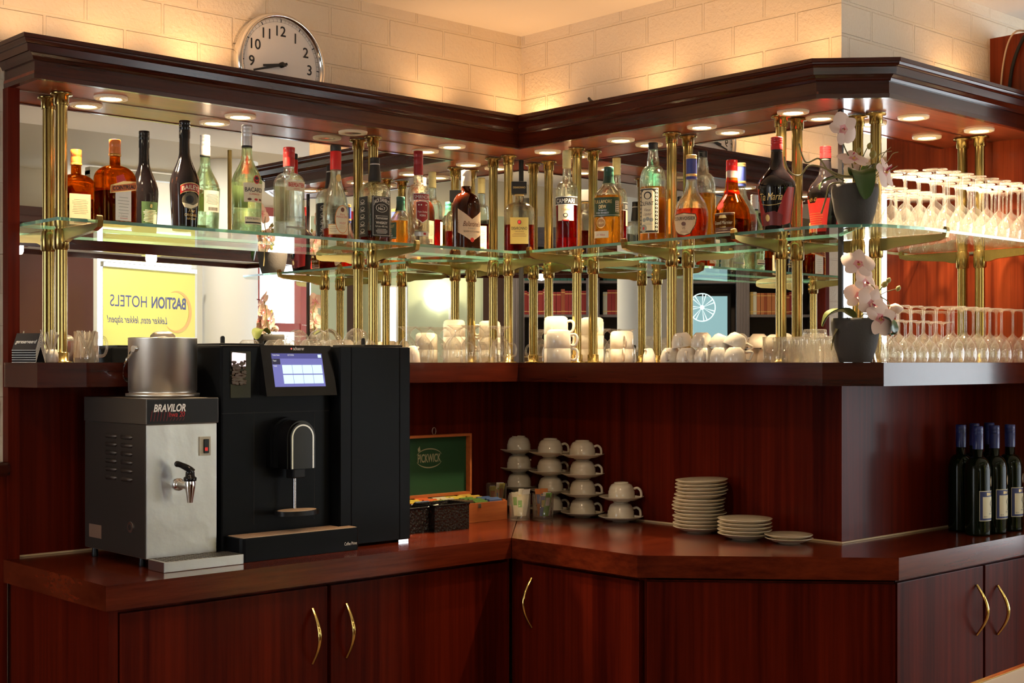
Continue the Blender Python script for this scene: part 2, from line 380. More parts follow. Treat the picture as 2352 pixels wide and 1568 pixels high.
# ------------------------------------------------------------------ brass posts with bracket arms
post = thing('brass_post', '', 'post', (0, 0, 0), 0, 'brass shelf posts along the mirrors')
r = .0158
obj('pole', M().lathe([(r, BTOP), (r, SOFF)], 24), BRASS, post)
obj('top_flange', M().lathe([(.0185, SOFF-.032), (.0195, SOFF-.03), (.0195, SOFF-.006), (.029, SOFF-.005), (.029, SOFF-.0005)], 24), BRASS, post)
obj('bottom_flange', M().lathe([(.029, BTOP+.0002), (.029, BTOP+.003), (.0195, BTOP+.004), (.0195, BTOP+.026), (.0175, BTOP+.028)], 24), BRASS, post)
br = M().lathe([(.017, 1.722), (.0205, 1.726), (.021, 1.75), (.0205, 1.772), (.018, 1.779)], 20)
ap = [(.016, 1.742), (.016, 1.7785), (.2, 1.7785), (.216, 1.779), (.218, 1.793), (.223, 1.7985), (.229, 1.796), (.231, 1.785), (.226, 1.768), (.2, 1.76), (.06, 1.749), (.035, 1.742)]
hw = .0075
for wd, q in ((hw, ap),):
    n = len(q)
    br.add([(-wd, -a, z) for a, z in q]+[(wd, -a, z) for a, z in q], [list(range(n)), list(range(n, 2*n))[::-1]]+[(i, n+i, n+(i+1) % n, (i+1) % n) for i in range(n)])
bk = obj('bracket', br, BRASS, post)
obj('set_screw', M().lathe([(.004, 0), (.004, .006), (0, .0085)], 10, (.0195, .012, 1.762), axis='-Y').lathe([(.004, 0), (.004, .006), (0, .0085)], 10, (.0195, .012, 1.742), axis='-Y'), GOLDB, bk)
PST = [(-1.742, -.04, 0, 'leftmost brass post, between the glass jug and the reserved signs'), (-.693, -.04, 0, 'brass post standing behind the square black labelled whiskey bottle'), (-.099, -.04, 0, 'brass post behind the square amber bottle near the mirror corner'),
       (-.04, -.318, -pi/2, 'brass post beside the red aperitif bottle and the stacked white mugs'), (-.04, -.739, -pi/2, 'brass post between the cream labelled liqueur and the round cognac'), (-.04, -1.159, -pi/2, 'brass post behind the black coffee liqueur bottle'),
       (.124, -1.375, 0, 'brass post behind the two orchids'), (.731, -1.375, 0, 'brass post rising behind the upturned glasses, nearest the wood partition')]
for i, (x, y, a, lb) in enumerate(PST):
    if i == 0: post.location = (x, y, 0); post.rotation_euler = (0, 0, a); post['label'] = lb
    else: dup(post, (x, y, 0), a, lb)
# ------------------------------------------------------------------ worktop and base cabinets
wt = M()
zc0 = CTOP-.06
wt.prism([(-1.892, 0), (-1.892, -.603), (-.6115, -.606), (-.0035, 0)], zc0, CTOP).prism([(0, -.003), (-.6105, -.6075), (-.611, -1.105), (-.139, -1.61), (.868, -1.6), (.868, -1.34), (0, -1.34)], zc0, CTOP)
tag(obj('worktop', wt, W_TOP), 'glossy reddish mahogany worktop carrying the coffee machines, cups and plates', 'worktop')
def handle(parent, loc, rz, name='handle'):
    h = .072; pth = [(0, -.002-.034*cos(pi/2*t), h*t) for t in [i/8-1 for i in range(17)]]
    return obj(name, M().tube(pth, [.0035+.0015*(1-abs(i/8-1)) for i in range(17)], 8, 0, 1.3), GOLDB, parent, loc, rz)
def cab(label, poly, zt=.832):
    t = thing('base_cabinet', label, 'cabinet'); obj('body', M().prism(poly, 0, zt), W_V, t); return t
FA = -.578
c1 = cab('double door mahogany base cabinet below the coffee machines', [(-1.872, 0), (-1.872, -.556), (-.6, -.556), (-.6, -.02)], .838)
xs = [AY(p, 1450, FA).x for p in (275, 752, 760, 1166)]
obj('side_panel', M().box(-1.874, xs[0]-.006, -.58, -.556, 0, .838), W_V, c1)
def adoor(t, x0, x1, hx):
    d = obj('door', M().box(x0, x1, FA, -.556, .08, .826, b=.0015), W_V, t)
    handle(d, (hx, FA, .70), 0)
adoor(c1, xs[0], xs[1], AY(717, 1450, FA).x); adoor(c1, xs[2], xs[3], AY(795, 1450, FA).x)
obj('filler_strip', M().box(xs[3]+.003, -.59, FA+.004, -.556, .08, .832), W_V, c1)
FB = -.59
c2 = cab('mahogany corner cabinet with one handle at its left edge, below the cup stacks', [(-.565, -.56), (-.565, -1.1), (-.02, -1.1), (-.02, -.56)])
yb = [AX(p, 1450, FB).y for p in (1200, 1470)]
d = obj('door', M().box(FB, -.566, yb[1]+.004, yb[0], .08, .826, b=.0015), W_V, c2)
handle(d, (FB, AX(1222, 1400, FB).y, AX(1222, 1383, FB).z), -pi/2)
c3 = cab('wide handleless mahogany cabinet on the slanted corner below the plates', [(-.58, -1.103), (-.126, -1.587), (-.103, -1.574), (-.022, -1.349), (-.022, -1.103)])
sl = Vector((-.125+.58, -1.588+1.103)).normalized(); nn = Vector((sl.y, -sl.x))*.012
pq = [Vector((-.58, -1.103))+sl*.006, Vector((-.125, -1.588))]
obj('door', M().prism([tuple(pq[0]), tuple(pq[0]+nn), tuple(pq[1]+nn), tuple(pq[1])], .08, .828), W_V, c3)
c4 = cab('double door mahogany cabinet with two handles below the wine bottles', [(-.1, -1.575), (.866, -1.575), (.866, -1.35), (-.018, -1.35)])
FC = -1.59
for x0, x1, px in ((2061, 2258, 2242), (2263, None, 2290)):
    a = AY(x0, 1450, FC).x; b2 = AY(x1, 1450, FC).x if x1 else .864
    d = obj('door', M().box(a, b2, FC, -1.5755, .08, .828, b=.0015), W_V, c4)
    handle(d, (AY(px, 1400, FC).x, FC, AY(px, 1400, FC).z), 0)
# ------------------------------------------------------------------ counter the photo is taken across
p1, p2 = AZ(2232, 1568, 1.04), AZ(2352, 1524, 1.04)
ed = (p2-p1).normalized(); nr = Vector((ed.y, -ed.x, 0))
q0, q1 = p1-ed*.6, p1+ed*.9
sc = thing('serving_counter', 'pale serving counter edge with brass strip at the bottom right corner', 'counter')
obj('top', M().prism([tuple((q0+nr*.008)[:2]), tuple((q0+nr*.4)[:2]), tuple((q1+nr*.4)[:2]), tuple((q1+nr*.008)[:2])], 1.0, 1.04), mat('pale_laminate', (.6, .56, .54), .3), sc)
obj('edge_strip', M().prism([tuple(q0[:2]), tuple((q0+nr*.0075)[:2]), tuple((q1+nr*.0075)[:2]), tuple(q1[:2])], .99, 1.041), GOLDB, sc)
obj('body', M().prism([tuple((q0+nr*.03)[:2]), tuple((q0+nr*.38)[:2]), tuple((q1+nr*.38)[:2]), tuple((q1+nr*.03)[:2])], 0, 1.0), W_V, sc)
# ------------------------------------------------------------------ wall clock
cx_, cz_ = AY(652, 148, -.045).x, AY(652, 148, -.045).z
R0 = .158
ck = thing('wall_clock', 'round white wall clock with silver rim on the brick wall above the canopy', 'clock', (cx_, 0, cz_))
obj('rim', M().lathe([(R0-.012, -.0), (R0, .004), (R0, .036), (R0-.004, .046), (R0-.01, .05), (R0-.016, .046), (R0-.019, .036)], 64, (0, .004, 0), axis='-Y', cap=False), CHROME, ck)
fm = M().lathe([(0, .033), (R0-.017, .033)], 64, (0, .004, 0), 0, axis='-Y', cap=False)
fn = front(0, -.0298, 0)
for k in range(60):
    a = 2*pi*k/60; big = k % 5 == 0; r1, r2, w = R0-.0185, R0-.0275, (.0016 if big else .0004)
    sa, ca = sin(a), cos(a)
    fm.add([fn(r_*sa+w*sg*ca, r_*ca-w*sg*sa) for r_, sg in ((r1, -1), (r1, 1), (r2, 1), (r2, -1))], [(0, 1, 2, 3)], 1)
for k in range(120):
    a, b = 2*pi*k/120, 2*pi*(k+1)/120
    fm.add([fn(q*sin(t), q*cos(t)) for q, t in ((R0-.0272, a), (R0-.0272, b), (R0-.0278, b), (R0-.0278, a))], [(0, 1, 2, 3)], 1)
for h in range(1, 13):
    a = 2*pi*h/12; ra = .104
    fm.text(str(h), .044, lambda u, v, a=a: fn(ra*sin(a)+u, ra*cos(a)-.0155+v), 1, bold=.012)
obj('face', fm, [mat('clock_face', (.8, .76, .72), .5), K], ck)
def hand(ang, L, w, tail, d):
    s_, c_ = sin(ang), cos(ang); m = M()
    m.add([(r_*s_+q*w*c_, -d, r_*c_-q*w*s_) for r_, q in ((-tail, -1.1), (-tail, 1.1), (L, .8), (L, -.8))]+[(r_*s_+q*w*c_, -d-.0015, r_*c_-q*w*s_) for r_, q in ((-tail, -1.1), (-tail, 1.1), (L, .8), (L, -.8))],
          [(0, 1, 2, 3), (7, 6, 5, 4), (0, 4, 5, 1), (1, 5, 6, 2), (2, 6, 7, 3), (3, 7, 4, 0)]); return m
obj('hour_hand', hand(2*pi*(8.72/12), .066, .0042, .017, .032), K, ck)
obj('minute_hand', hand(2*pi*(42.3/60), .105, .0036, .02, .035).lathe([(.0085, .03), (.0085, .04), (0, .04)], 20, axis='-Y'), K, ck)
tg = AX(1357, 232, -.2)
tag(obj('clip', M().tube([(tg.x+.0, tg.y-.03, tg.z-.012), (tg.x, tg.y, tg.z+.0), (tg.x+.01, tg.y+.018, tg.z+.012)], .005, 6), BLK), 'small black clip sticking up over the canopy cornice near the corner', 'clip')
for px, lb, m_, r_ in ((2268, 'thin pale cable hanging over the wooden partition', mat('pale_cable', (.55, .42, .3), .5), .003), (2296, 'black cable running down over the wooden partition', BLKM, .0055)):
    pts = smooth_path([(.862, -1.375-(px-2268)*.001, 2.27), (.86, -1.385-(px-2268)*.0012, 2.38), (.858, -1.405-(px-2268)*.0017, 2.46), (.862, -1.43-(px-2268)*.002, 2.494), (.9, -1.45-(px-2268)*.002, 2.498)])
    o = obj('cable', M().tube(pts, r_, 8), m_); tag(o, lb, 'cable')
# ------------------------------------------------------------------ camera
cd = bpy.data.cameras.new('camera'); co = bpy.data.objects.new('camera', cd); COL.objects.link(co)
co.location = (CAM[0], CAM[1], EYE); co.rotation_euler = (pi/2, 0, -HEAD)
cd.sensor_width = 36; cd.lens = FPX/2352*36; cd.shift_y = 48/2352; cd.clip_start = .02
S.camera = co
# ------------------------------------------------------------------ light
w = bpy.data.worlds.new('world'); S.world = w; w.use_nodes = True
bg = w.node_tree.nodes['Background']; bg.inputs['Color'].default_value = (.86, .93, 1, 1); bg.inputs['Strength'].default_value = 6.5
HOT = (1., .56, .25)
for px, wy, pw in ((30, 0, 2.2), (235, 0, 3), (440, 0, 4.5), (985, 0, 3), (1165, 0, 3)):
    x = AY(px, 150, 0).x; spot('canopy_uplight', (x, -.12, 2.23), (x, -.1, 3), pw*.75, HOT, 150, .7, .02)
for px, pw in ((1515, 3.5), (1715, 3), (1895, 3)):
    y = AX(px, 150, 0).y; spot('canopy_uplight', (-.12, y, 2.23), (-.1, y, 3), pw*.75, HOT, 150, .7, .02)
x = AY(2180, 150, -1.336).x; spot('canopy_uplight', (x, -1.44, 2.23), (x, -1.42, 3), 2.6, HOT, 150, .7, .02)
spot('counter_fill', (-1.9, -1.7, 2.56), (-1.0, -.9, .9), 26, (1, .72, .45), 70, .6, .04)  # added fill to brighten and warm the cup stacks, not a lamp of the bar
spot('counter_fill', (-2.9, -1.3, 2.56), (-1.7, -.6, .9), 14, (1, .72, .45), 50, .6, .04)  # second added fill, towards the left end of the worktop
S.view_settings.view_transform = 'Standard'; S.view_settings.look = 'None'; S.view_settings.exposure = .12; S.view_settings.gamma = 1
S.view_settings.use_curve_mapping = False
S.cycles.use_denoising = True
S.cycles.max_bounces = 16; S.cycles.diffuse_bounces = 4; S.cycles.glossy_bounces = 8; S.cycles.transmission_bounces = 12; S.cycles.transparent_max_bounces = 48
S.cycles.sample_clamp_indirect = 4; S.cycles.caustics_refractive = False; S.cycles.blur_glossy = .5
# ------------------------------------------------------------------ the rest of the room (what the mirrors show)
PALEW = mat('wall_paint_cream', (.66, .57, .42), .8)
GREENW = mat('wall_paint_pale_green', (.5, .56, .4), .8)
COLW = mat('column_white', (.86, .86, .82), .7)
REDF = mat('window_red_paint', (.3, .03, .018), .35, coat=.3)
def wallbox(name, m, a, b, z0, z1, th=.1):
    a, b = Vector(a), Vector(b); d = (b-a).normalized(); n = Vector((d.y, -d.x))*th
    return struct(name, M().prism([tuple(a), tuple(b), tuple(b+n), tuple(a+n)], z0, z1), m)
# right side: glazed wall
def window(name, a, b, z0, z1, nv, rails, fr=.06, mt=None):
    a, b = Vector(a), Vector(b); L = (b-a).length; d = (b-a).normalized(); ang = math.atan2(d.y, d.x)
    m = M()
    for i in range(nv+1):
        x = L*i/nv; m.box(x-fr/2, x+fr/2, -.04, .04, z0, z1)
    for z in [z0, z1]+rails: m.box(-fr/2, L+fr/2, -.035, .035, z-fr/2, z+fr/2)
    f = tag(obj(name, m, mt or REDF, None, (a.x, a.y, 0), ang), None, None, None, 'structure')
    obj('pane', M().box(0, L, -.003, .003, z0, z1), GLZ, f); return f
wallbox('wall_side_low', PALEW, (4.5, -4.5), (4.5, -1.336), 0, .3); wallbox('wall_side_high', PALEW, (4.5, -4.5), (4.5, -1.336), 2.55, 2.9)
window('window_1', (4.5, -4.5), (4.5, -1.34), .3, 2.55, 3, [])
wallbox('wall_far_low', PALEW, (1.66, -4.45), (4.5, -4.5), 0, .5)
wallbox('wall_far_high', PALEW, (1.66, -4.45), (4.5, -4.5), 2.45, 2.9)
window('window_2', (1.68, -4.45), (4.46, -4.5), .5, 2.45, 7, [1.66])
wallbox('wall_far', PALEW, (1.62, -5.1), (1.62, -4.45), 0, 2.9)
window('window_3', (.8, -5.05), (1.6, -5.05), .3, 2.7, 1, [], .05, COLW)
wallbox('wall_far_sill', PALEW, (.77, -5.05), (1.6, -5.05), 0, .3)
wallbox('wall_far_left', PALEW, (-2.6, -5.47), (.77, -5.47), 0, 2.9)
cm = M().lathe([(.18, 0), (.18, CZ2)], 40, (1.42, -4.31, 0)); struct('column', cm, COLW)
# tall dark cupboards, the roll-up banner
cw = thing('wall_cupboard', 'tall dark mahogany cupboard seen in the mirror at the left behind the brass post', 'cupboard', (-1.2, -4.95, 0))
obj('body', M().box(0, 1.965, -.5, 0, 0, 2.42), mat('dark_cupboard', (.1, .028, .022), .4, coat=.3), cw)
for i in range(3): obj('door', M().box(.005+i*.655, .65+i*.655, .001, .02, .05, 2.36, b=.003), MATS['dark_cupboard'], cw)
ba, bb = Vector((1.0, -4.16)), Vector((1.0, -4.16))
u0 = ray(237, 604); u1 = ray(448, 622)
ba = Vector((CAM[0]+7.98*u0[0], -(CAM[1]+7.98*u0[1]))); bb = Vector((CAM[0]+8.66*u1[0], -(CAM[1]+8.66*u1[1])))
bd = (bb-ba); BWID = bd.length; bang = math.atan2(-bd.y, -bd.x)   # the print faces the bar
bn = thing('roll_up_banner', 'yellow roll-up advertising banner seen in the mirror above the steel ice bucket', 'banner', ((ba.x+bb.x)/2, (ba.y+bb.y)/2, 0), bang)
YEL = mat('banner_yellow', (.8, .74, .16), .55, emit=(.8, .74, .16), es=.0)
bm_ = M().box(-BWID/2, BWID/2, .0, .004, .06, 1.985)
bf = lambda u, v: (u, -.001, v)
NAVY = mat('banner_navy', (.05, .06, .22), .5); ORA = mat('banner_orange', (.85, .45, .12), .5)
hb = BWID/2
bm_.text('BASTION', .098, lambda u, v: (-hb+.235+u, -.001, 1.752+v), 1, fit=.3, bold=.022)
bm_.text('HOTELS', .098, lambda u, v: (-hb+.575+u, -.001, 1.752+v), 1, fit=.3)
bm_.text('Lekker eten, lekker slapen!', .062, lambda u, v: (-hb+.5+u, -.001, 1.655+v), 1, fit=.5, shear=.35)
for k in range(40):
    def cr(t, w): return (-hb+.17+(.125+w)*cos(t), -.0015, 1.735+(.125+w)*sin(t))
    a, b = pi*.38+pi*1.35*k/40, pi*.38+pi*1.35*(k+1)/40
    wd = lambda q: .012*sin(pi*q/40)+.001
    bm_.add([cr(a, -wd(k)), cr(b, -wd(k+1)), cr(b, wd(k+1)), cr(a, wd(k))], [(0, 1, 2, 3)], 2)
bm_.poly(oval(0, .93, .25, .3), bf, 4, .05); bm_.poly(oval(0, .93, .235, .285), lambda u, v: (u, -.0016, v), 3, .05)
bm_.text('DIE', .13, lambda u, v: (u, -.0022, 1.04+v), 4, bold=.02); bm_.text('HIER?', .13, lambda u, v: (u, -.0022, .76+v), 4, bold=.02)
obj('print', bm_, [YEL, NAVY, ORA, WHITE, K], bn)
obj('top_rail', M().box(-hb-.01, hb+.01, -.01, .014, 1.98, 2.01, b=.003), STEEL, bn)
obj('base', M().box(-hb-.01, hb+.01, -.08, .1, 0, .08, b=.01), STEEL, bn)
obj('support_pole', M().tube([(0, .02, .07), (0, .02, 1.985)], .01, 8), STEEL, bn)
# hanging canopy over the front bar with small lamps
def beam(a, b, label, lamps):
    a, b = Vector(a), Vector(b); L = (b-a).length; d = (b-a).normalized(); t = thing('hanging_canopy', label, 'canopy', (a.x, a.y, 0), math.atan2(d.y, d.x))
    obj('fascia', M().box(0, L, 0, .025, 1.96, 2.07).box(0, L, -.42, -.395, 1.96, 2.07).box(0, .02, -.395, 0, 1.96, 2.07).box(L-.02, L, -.395, 0, 1.96, 2.07), W_H, t)
    obj('underside', M().box(.02, L-.02, -.395, 0, 1.985, 2.0), COLW, t)
    for x in (.3, L-.3): obj('hanger', M().tube([(x, -.2, 2.0), (x, -.2, CZ)], .012, 8), BRASS, t)
    for x in lamps:
        p = Vector((a.x, a.y, 0))+Vector((d.x, d.y, 0))*x+Vector((d.y, -d.x, 0))*.1
        q = thing('canopy_bulb', 'small bright lamp under the dark hanging canopy, '+('seen in the left mirror' if a.x > -1 else 'seen in the right mirror above the bookcase'), 'lamp', p, 0, 'lamps under the hanging canopy')
        obj('bulb', M().lathe([(0, 1.925), (.022, 1.93), (.028, 1.945), (.028, 1.968)], 16), mat('bulb_glow', (1, .95, .85), .4, emit=(1, .93, .8), es=26), q)
        obj('holder', M().lathe([(.05, 1.966), (.05, 1.972), (.014, 1.973), (.014, 1.9855)], 16), CHROME, q)
beam((-.95, -2.6), (.95, -2.85), 'dark mahogany canopy hanging over the front bar, seen in the left mirror', [.28, 1.03])
beam((-3.0, -1.95), (-1.9, -2.95), 'dark mahogany canopy hanging over the front bar, seen in the right mirror', [.72])
# ---- wall behind the photographer, square to the line of sight: local x runs to the right as seen in the mirrors, -y faces the bar
DD = 12.0
RO = (-(CAM[0]+DD*FW[0]), -(CAM[1]+DD*FW[1])); RA = math.atan2(FW[0], -FW[1])
PX = DD/FPX
def rx(px): return (px-CX)*PX
def rzz(py): return EYE+(HY-py)*PX
def rbox(name, m, x0, x1, y0, y1, z0, z1):
    return tag(obj(name, M().box(x0, x1, y0, y1, z0, z1), m, None, (RO[0], RO[1], 0), RA), None, None, None, 'structure')
rbox('wall_rear_left', GREENW, rx(700), rx(862), .36, .44, 0, CZ2)
rbox('wall_rear_mid', GREENW, rx(930), rx(1180), .36, .44, 0, CZ2)
rbox('wall_rear_sill', GREENW, rx(862), rx(930), .36, .44, 0, rzz(822)); rbox('wall_rear_head', GREENW, rx(862), rx(930), .36, .44, rzz(650), CZ2)
rbox('wall_rear_right', PALEW, rx(1180), rx(1960), .36, .44, 0, CZ2)
wf = M()
for x in (862, 905, 930): wf.box(rx(x)-.015, rx(x)+.015, .37, .43, rzz(822), rzz(650))
for z in (822, 650): wf.box(rx(862), rx(930), .37, .43, rzz(z)-.015, rzz(z)+.015)
o = tag(obj('window_4', wf, COLW, None, (RO[0], RO[1], 0), RA), None, None, None, 'structure')
rbox('wall_end_right', PALEW, rx(1960), rx(1965), -3, .44, 0, CZ2)
rbox('trim_9', mat('dark_brown_door', (.05, .02, .012), .4), rx(1108), rx(1164), .3, .36, 0, 2.3)
rbox('trim_10', MATS['dark_brown_door'], rx(788), rx(812), .28, .36, 0, 2.3)
def rthing(name, label, cat, x, y, z, group=None): 
    c, s_ = cos(RA), sin(RA); return thing(name, label, cat, (RO[0]+c*x-s_*y, RO[1]+s_*x+c*y, z), RA, group)
sc_ = rthing('wall_sconce', 'glowing half bowl wall lamp on the pale green wall, seen in the mirror', 'lamp', rx(1003), .36, rzz(690))
obj('bowl', M().lathe([(.02, -.07), (.07, -.055), (.11, -.015), (.13, .045)], 28, cap=False, a0=pi, a1=2*pi), mat('sconce_glow', (1, .95, .8), .5, emit=(1, .92, .7), es=9), sc_)
obj('wall_plate', M().box(-.05, .05, -.008, .0, -.05, .05, b=.003), BRASS, sc_)
pl_ = bpy.data.lights.new('sconce_light', 'POINT'); pl_.energy = 14; pl_.color = (1, .85, .55); pl_.shadow_soft_size = .05
po = bpy.data.objects.new('sconce_light', pl_); COL.objects.link(po); po.location = Vector(sc_.location)+Vector((cos(RA-pi/2), sin(RA-pi/2), 0))*.09+Vector((0, 0, .12))
sw = rthing('light_switch', 'white switch plate beside the wall lamp, seen in the mirror', 'switch', rx(1034), .36, rzz(715))
obj('plate', M().box(-.03, .03, -.012, 0, -.06, .06, b=.003), WINK, sw); obj('rocker', M().box(-.015, .015, -.018, -.012, -.025, .025, b=.002), COLW, sw)
struct('column_rear', M().lathe([(.29, 0), (.29, CZ2)], 40, (-(CAM[0]+10.8*ray(1502, 800)[0]), -(CAM[1]+10.8*ray(1502, 800)[1]), 0)), mat('column_cream', (.7, .67, .58), .7))
# bookcases
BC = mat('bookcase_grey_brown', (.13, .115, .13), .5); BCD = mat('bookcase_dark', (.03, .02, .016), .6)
BP = [1190, 1362, 1534, 1706, 1878]
NM = ['beside the dark door', 'left of the white column', 'holding the lit screen', 'at the far right with tan volumes']
shz = [1.2, rzz(722), rzz(644), rzz(560)]
for i in range(4):
    x0, x1 = rx(BP[i]), rx(BP[i+1]); t = rthing('bookcase', 'grey-brown bookcase seen in the mirrors, '+NM[i], 'bookcase', x0, .0, 0, 'bookcases across the room')
    W_ = x1-x0
    obj('carcass', M().box(.0, .02, 0, .33, 0, 2.5).box(W_-.02, W_, 0, .33, 0, 2.5).box(.02, W_-.02, 0, .33, 2.46, 2.5), BC, t)
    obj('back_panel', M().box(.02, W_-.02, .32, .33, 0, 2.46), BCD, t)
    pm = M().box(-.06, .055, -.025, -.001, 0, 2.46)
    for k in range(4): pm.box(-.045+k*.024, -.032+k*.024, -.033, -.025, .2, 2.3)
    obj('pilaster', pm, BC, t)
    obj('cornice', M().prism([(0, 0), (-.03, 0), (-.06, .05), (-.06, .1), (0, .1)], 0, W_, fn=lambda a, b, z: (z, a-.001, 2.5+b)), BC, t)
    for z in (shz if i != 2 else shz[:1]+shz[2:]): obj('shelf', M().box(.0201, W_-.0201, .02, .3195, z-.022, z), BC, t)
c_, s2 = cos(RA), sin(RA)
def book(m, W_, H_, spine, bands, title):
    b = M().box(-W_/2, W_/2, .0, .15, 0, H_, 0, b=.0025)
    for z in bands: b.box(-W_/2-.0003, W_/2+.0003, -.0006, .02, z*H_, z*H_+.006, 1)
    if title: b.text(title, .014, lambda u, v: (v-.004, -.0007, H_*.5+u), 1)
    return b
BK = {'red': ((.22, .018, .02), 'dark red'), 'green': ((.012, .1, .095), 'teal green'), 'tan': ((.4, .15, .06), 'tan'), 'yel': ((.42, .3, .1), 'ochre'), 'brown': ((.09, .05, .022), 'brown gilt'),
      'white': ((.5, .5, .45), 'pale'), 'rust': ((.25, .06, .025), 'rust brown')}
bmats = {k: mat('book_'+k, v[0], .5) for k, v in BK.items()}
protos = {}
def books(xa, xb, z, kinds, hts, place, widths=(.026, .04)):
    x = xa; cnt = {}
    i = 0
    while True:
        k = kinds[i % len(kinds)]; W_ = random.uniform(*widths); H_ = random.choice(hts); 
        if x+W_ > xb: break
        key = (k, round(W_, 2), H_)
        cnt[k] = cnt.get(k, 0)+1; n = cnt[k]
        lb = '%s book, %s of its colour %s' % (BK[k][1], ORD[min(n, 16)-1], place)
        lx, ly = x+W_/2, .05
        loc = (RO[0]+c_*lx-s2*ly, RO[1]+s2*lx+c_*ly, z+.0005)
        if key not in protos:
            o = obj('book', book(None, W_, H_, None, (.12, .86) if k != 'brown' else (.1, .3, .72, .88), ''), [bmats[k], GOLD]); protos[key] = (o.data, W_)
        else:
            o = bpy.data.objects.new('book', protos[key][0]); COL.objects.link(o); W_ = protos[key][1]
        o.location = loc; o.rotation_euler = (0, 0, RA); tag(o, lb, 'book', 'books in the bookcases')
        x += W_+.0012; i += 1
books(rx(1203), rx(1350), shz[1], ['red', 'red', 'red', 'rust', 'red', 'red', 'red'], (.2, .21, .215, .225), 'on the middle shelf beside the dark door')
books(rx(1203), rx(1350), shz[2], ['green'], (.2, .21), 'on the upper shelf beside the dark door')
books(rx(1203), rx(1350), shz[0], ['brown'], (.3,), 'on the lower shelf beside the dark door', (.05, .055))
books(rx(1386), rx(1428), shz[1], ['white', 'red', 'red', 'rust'], (.2, .22, .235), 'on the middle shelf left of the column')
books(rx(1386), rx(1428), shz[2], ['green'], (.19, .2), 'on the upper shelf left of the column')
books(rx(1386), rx(1428), shz[0], ['brown'], (.3,), 'on the lower shelf left of the column', (.05, .055))
books(rx(1580), rx(1684), shz[2], ['green'], (.18, .19), 'on the shelf above the lit screen')
books(rx(1722), rx(1846), shz[1], ['yel', 'white', 'tan', 'tan', 'rust', 'tan', 'tan', 'white', 'rust', 'tan', 'rust', 'red'], (.17, .19, .2), 'on the far right middle shelf')
books(rx(1722), rx(1800), shz[2], ['green', 'white', 'green'], (.17, .19), 'on the far right upper shelf')
books(rx(1722), rx(1846), shz[0], ['brown'], (.29,), 'on the far right lower shelf', (.05, .055))
# lit screen with a wheel picture
tv = rthing('television', 'lit television screen showing a car wheel rim, standing in the mirrored bookcase', 'television', rx(1634), .16, shz[0])
SH = rzz(678)-shz[0]
obj('cabinet', M().box(-.2, .2, .0, .15, .001, SH+.04, b=.01), BLK, tv)
scm = M().box(-.185, .165, -.003, .0, .02, SH, 0)
wf_ = lambda u, v: (-.06+u, -.0045, SH-.1+v)
for r1, r2 in ((.0, .022), (.118, .128)):
    for k in range(36):
        a, b = 2*pi*k/36, 2*pi*(k+1)/36
        scm.add([wf_(q*sin(t)*.95, q*cos(t)) for q, t in ((r1, a), (r1, b), (r2, b), (r2, a))], [(0, 1, 2, 3)], 1)
for k in range(7):
    a = 2*pi*k/7+.2
    for da in (-.16, .1):
        scm.add([wf_(q*sin(t)*.95, q*cos(t)) for q, t in ((.02, a+da*.8), (.12, a+da-.035), (.12, a+da+.055), (.02, a+da*.8+.12))], [(0, 1, 2, 3)], 1)
obj('screen', scm, [mat('screen_glow', (.1, .2, .24), .3, emit=(.36, .62, .7), es=.75), mat('screen_wheel', (.5, .6, .65), .3, emit=(.75, .95, 1), es=1.1)], tv)
# added fill lights without fixtures, for the part the mirrors show
for i, (x, y) in enumerate(((-1.2, -4.0), (-4.4, -4.6), (-5.6, -3.4))):
    spot('room_fill', (x, y, CZ2-.03), (x, y, 0), 70, (1, .78, .5), 150, .8, .08)  # added downward fill to lift the mirrored room
spot('banner_fill', (.3, -3.3, CZ2-.03), (1.1, -4.3, 1.7), 120, (1, .9, .74), 85, .6, .06)  # added spot that brightens the banner and the white column
for x, y, pw in ((-.4, -2.72, 2), (.6, -2.85, 2), (-2.45, -2.5, 4)): spot('ceiling_fill', (x, y, 2.12), (x, y, 4), pw, (1, .76, .48), 150, .9, .05)  # added upward fill, hidden from the mirrors, to brighten ceiling and walls
# ------------------------------------------------------------------ bottles on the glass shelves
def wrap(a, b, n, z0, off=.0005, cen=0., flat=None):
    """maps (u, v) on to the outside of a bottle of half width a, half depth b, exponent n; u = 0 at the front (-Y)"""
    N = 360; P = [sect(a, b, n, -pi/2+cen+2*pi*i/N) for i in range(N+1)]
    P = [Vector((p[0], p[1])) for p in P]; Sx = [0]
    for i in range(N): Sx.append(Sx[-1]+(P[i+1]-P[i]).length)
    T = Sx[-1]
    import bisect
    def f(u, v, off=off):
        u = u % T; i = min(N-1, bisect.bisect_right(Sx, u)-1); t = (u-Sx[i])/max(1e-9, Sx[i+1]-Sx[i])
        p = P[i].lerp(P[i+1], t); d = (P[i+1]-P[i]).normalized(); return (p.x+d.y*off, p.y-d.x*off, z0+v)
    return f
def lift(f, d): return lambda u, v: f(u, v, d)
def shell_glass(name, col, k=.45, ior=1.45, rough=.0):
    m = clear_liquid(name, col, ior, rough)
    for n_ in m.node_tree.nodes:
        if n_.type == 'MIX_SHADER': n_.inputs[0].default_value = k
    return m
T_CLEAR = shell_glass('bottle_glass_clear', (.97, .99, .96)); T_CLEAR['hollow'] = 1
T_GREENISH = shell_glass('bottle_glass_pale_green', (.9, .97, .84)); T_GREENISH['hollow'] = 1
T_AMBER = shell_glass('bottle_glass_amber', (.86, .5, .12)); T_AMBER['hollow'] = 1
T_BROWN = mat('bottle_glass_brown', (.035, .006, .002), .06, trans=.3)
T_DARK = mat('bottle_glass_black', (.005, .004, .005), .07, spec=.55)
T_WINE = mat('bottle_glass_dark_green', (.004, .008, .003), .1, spec=.25)
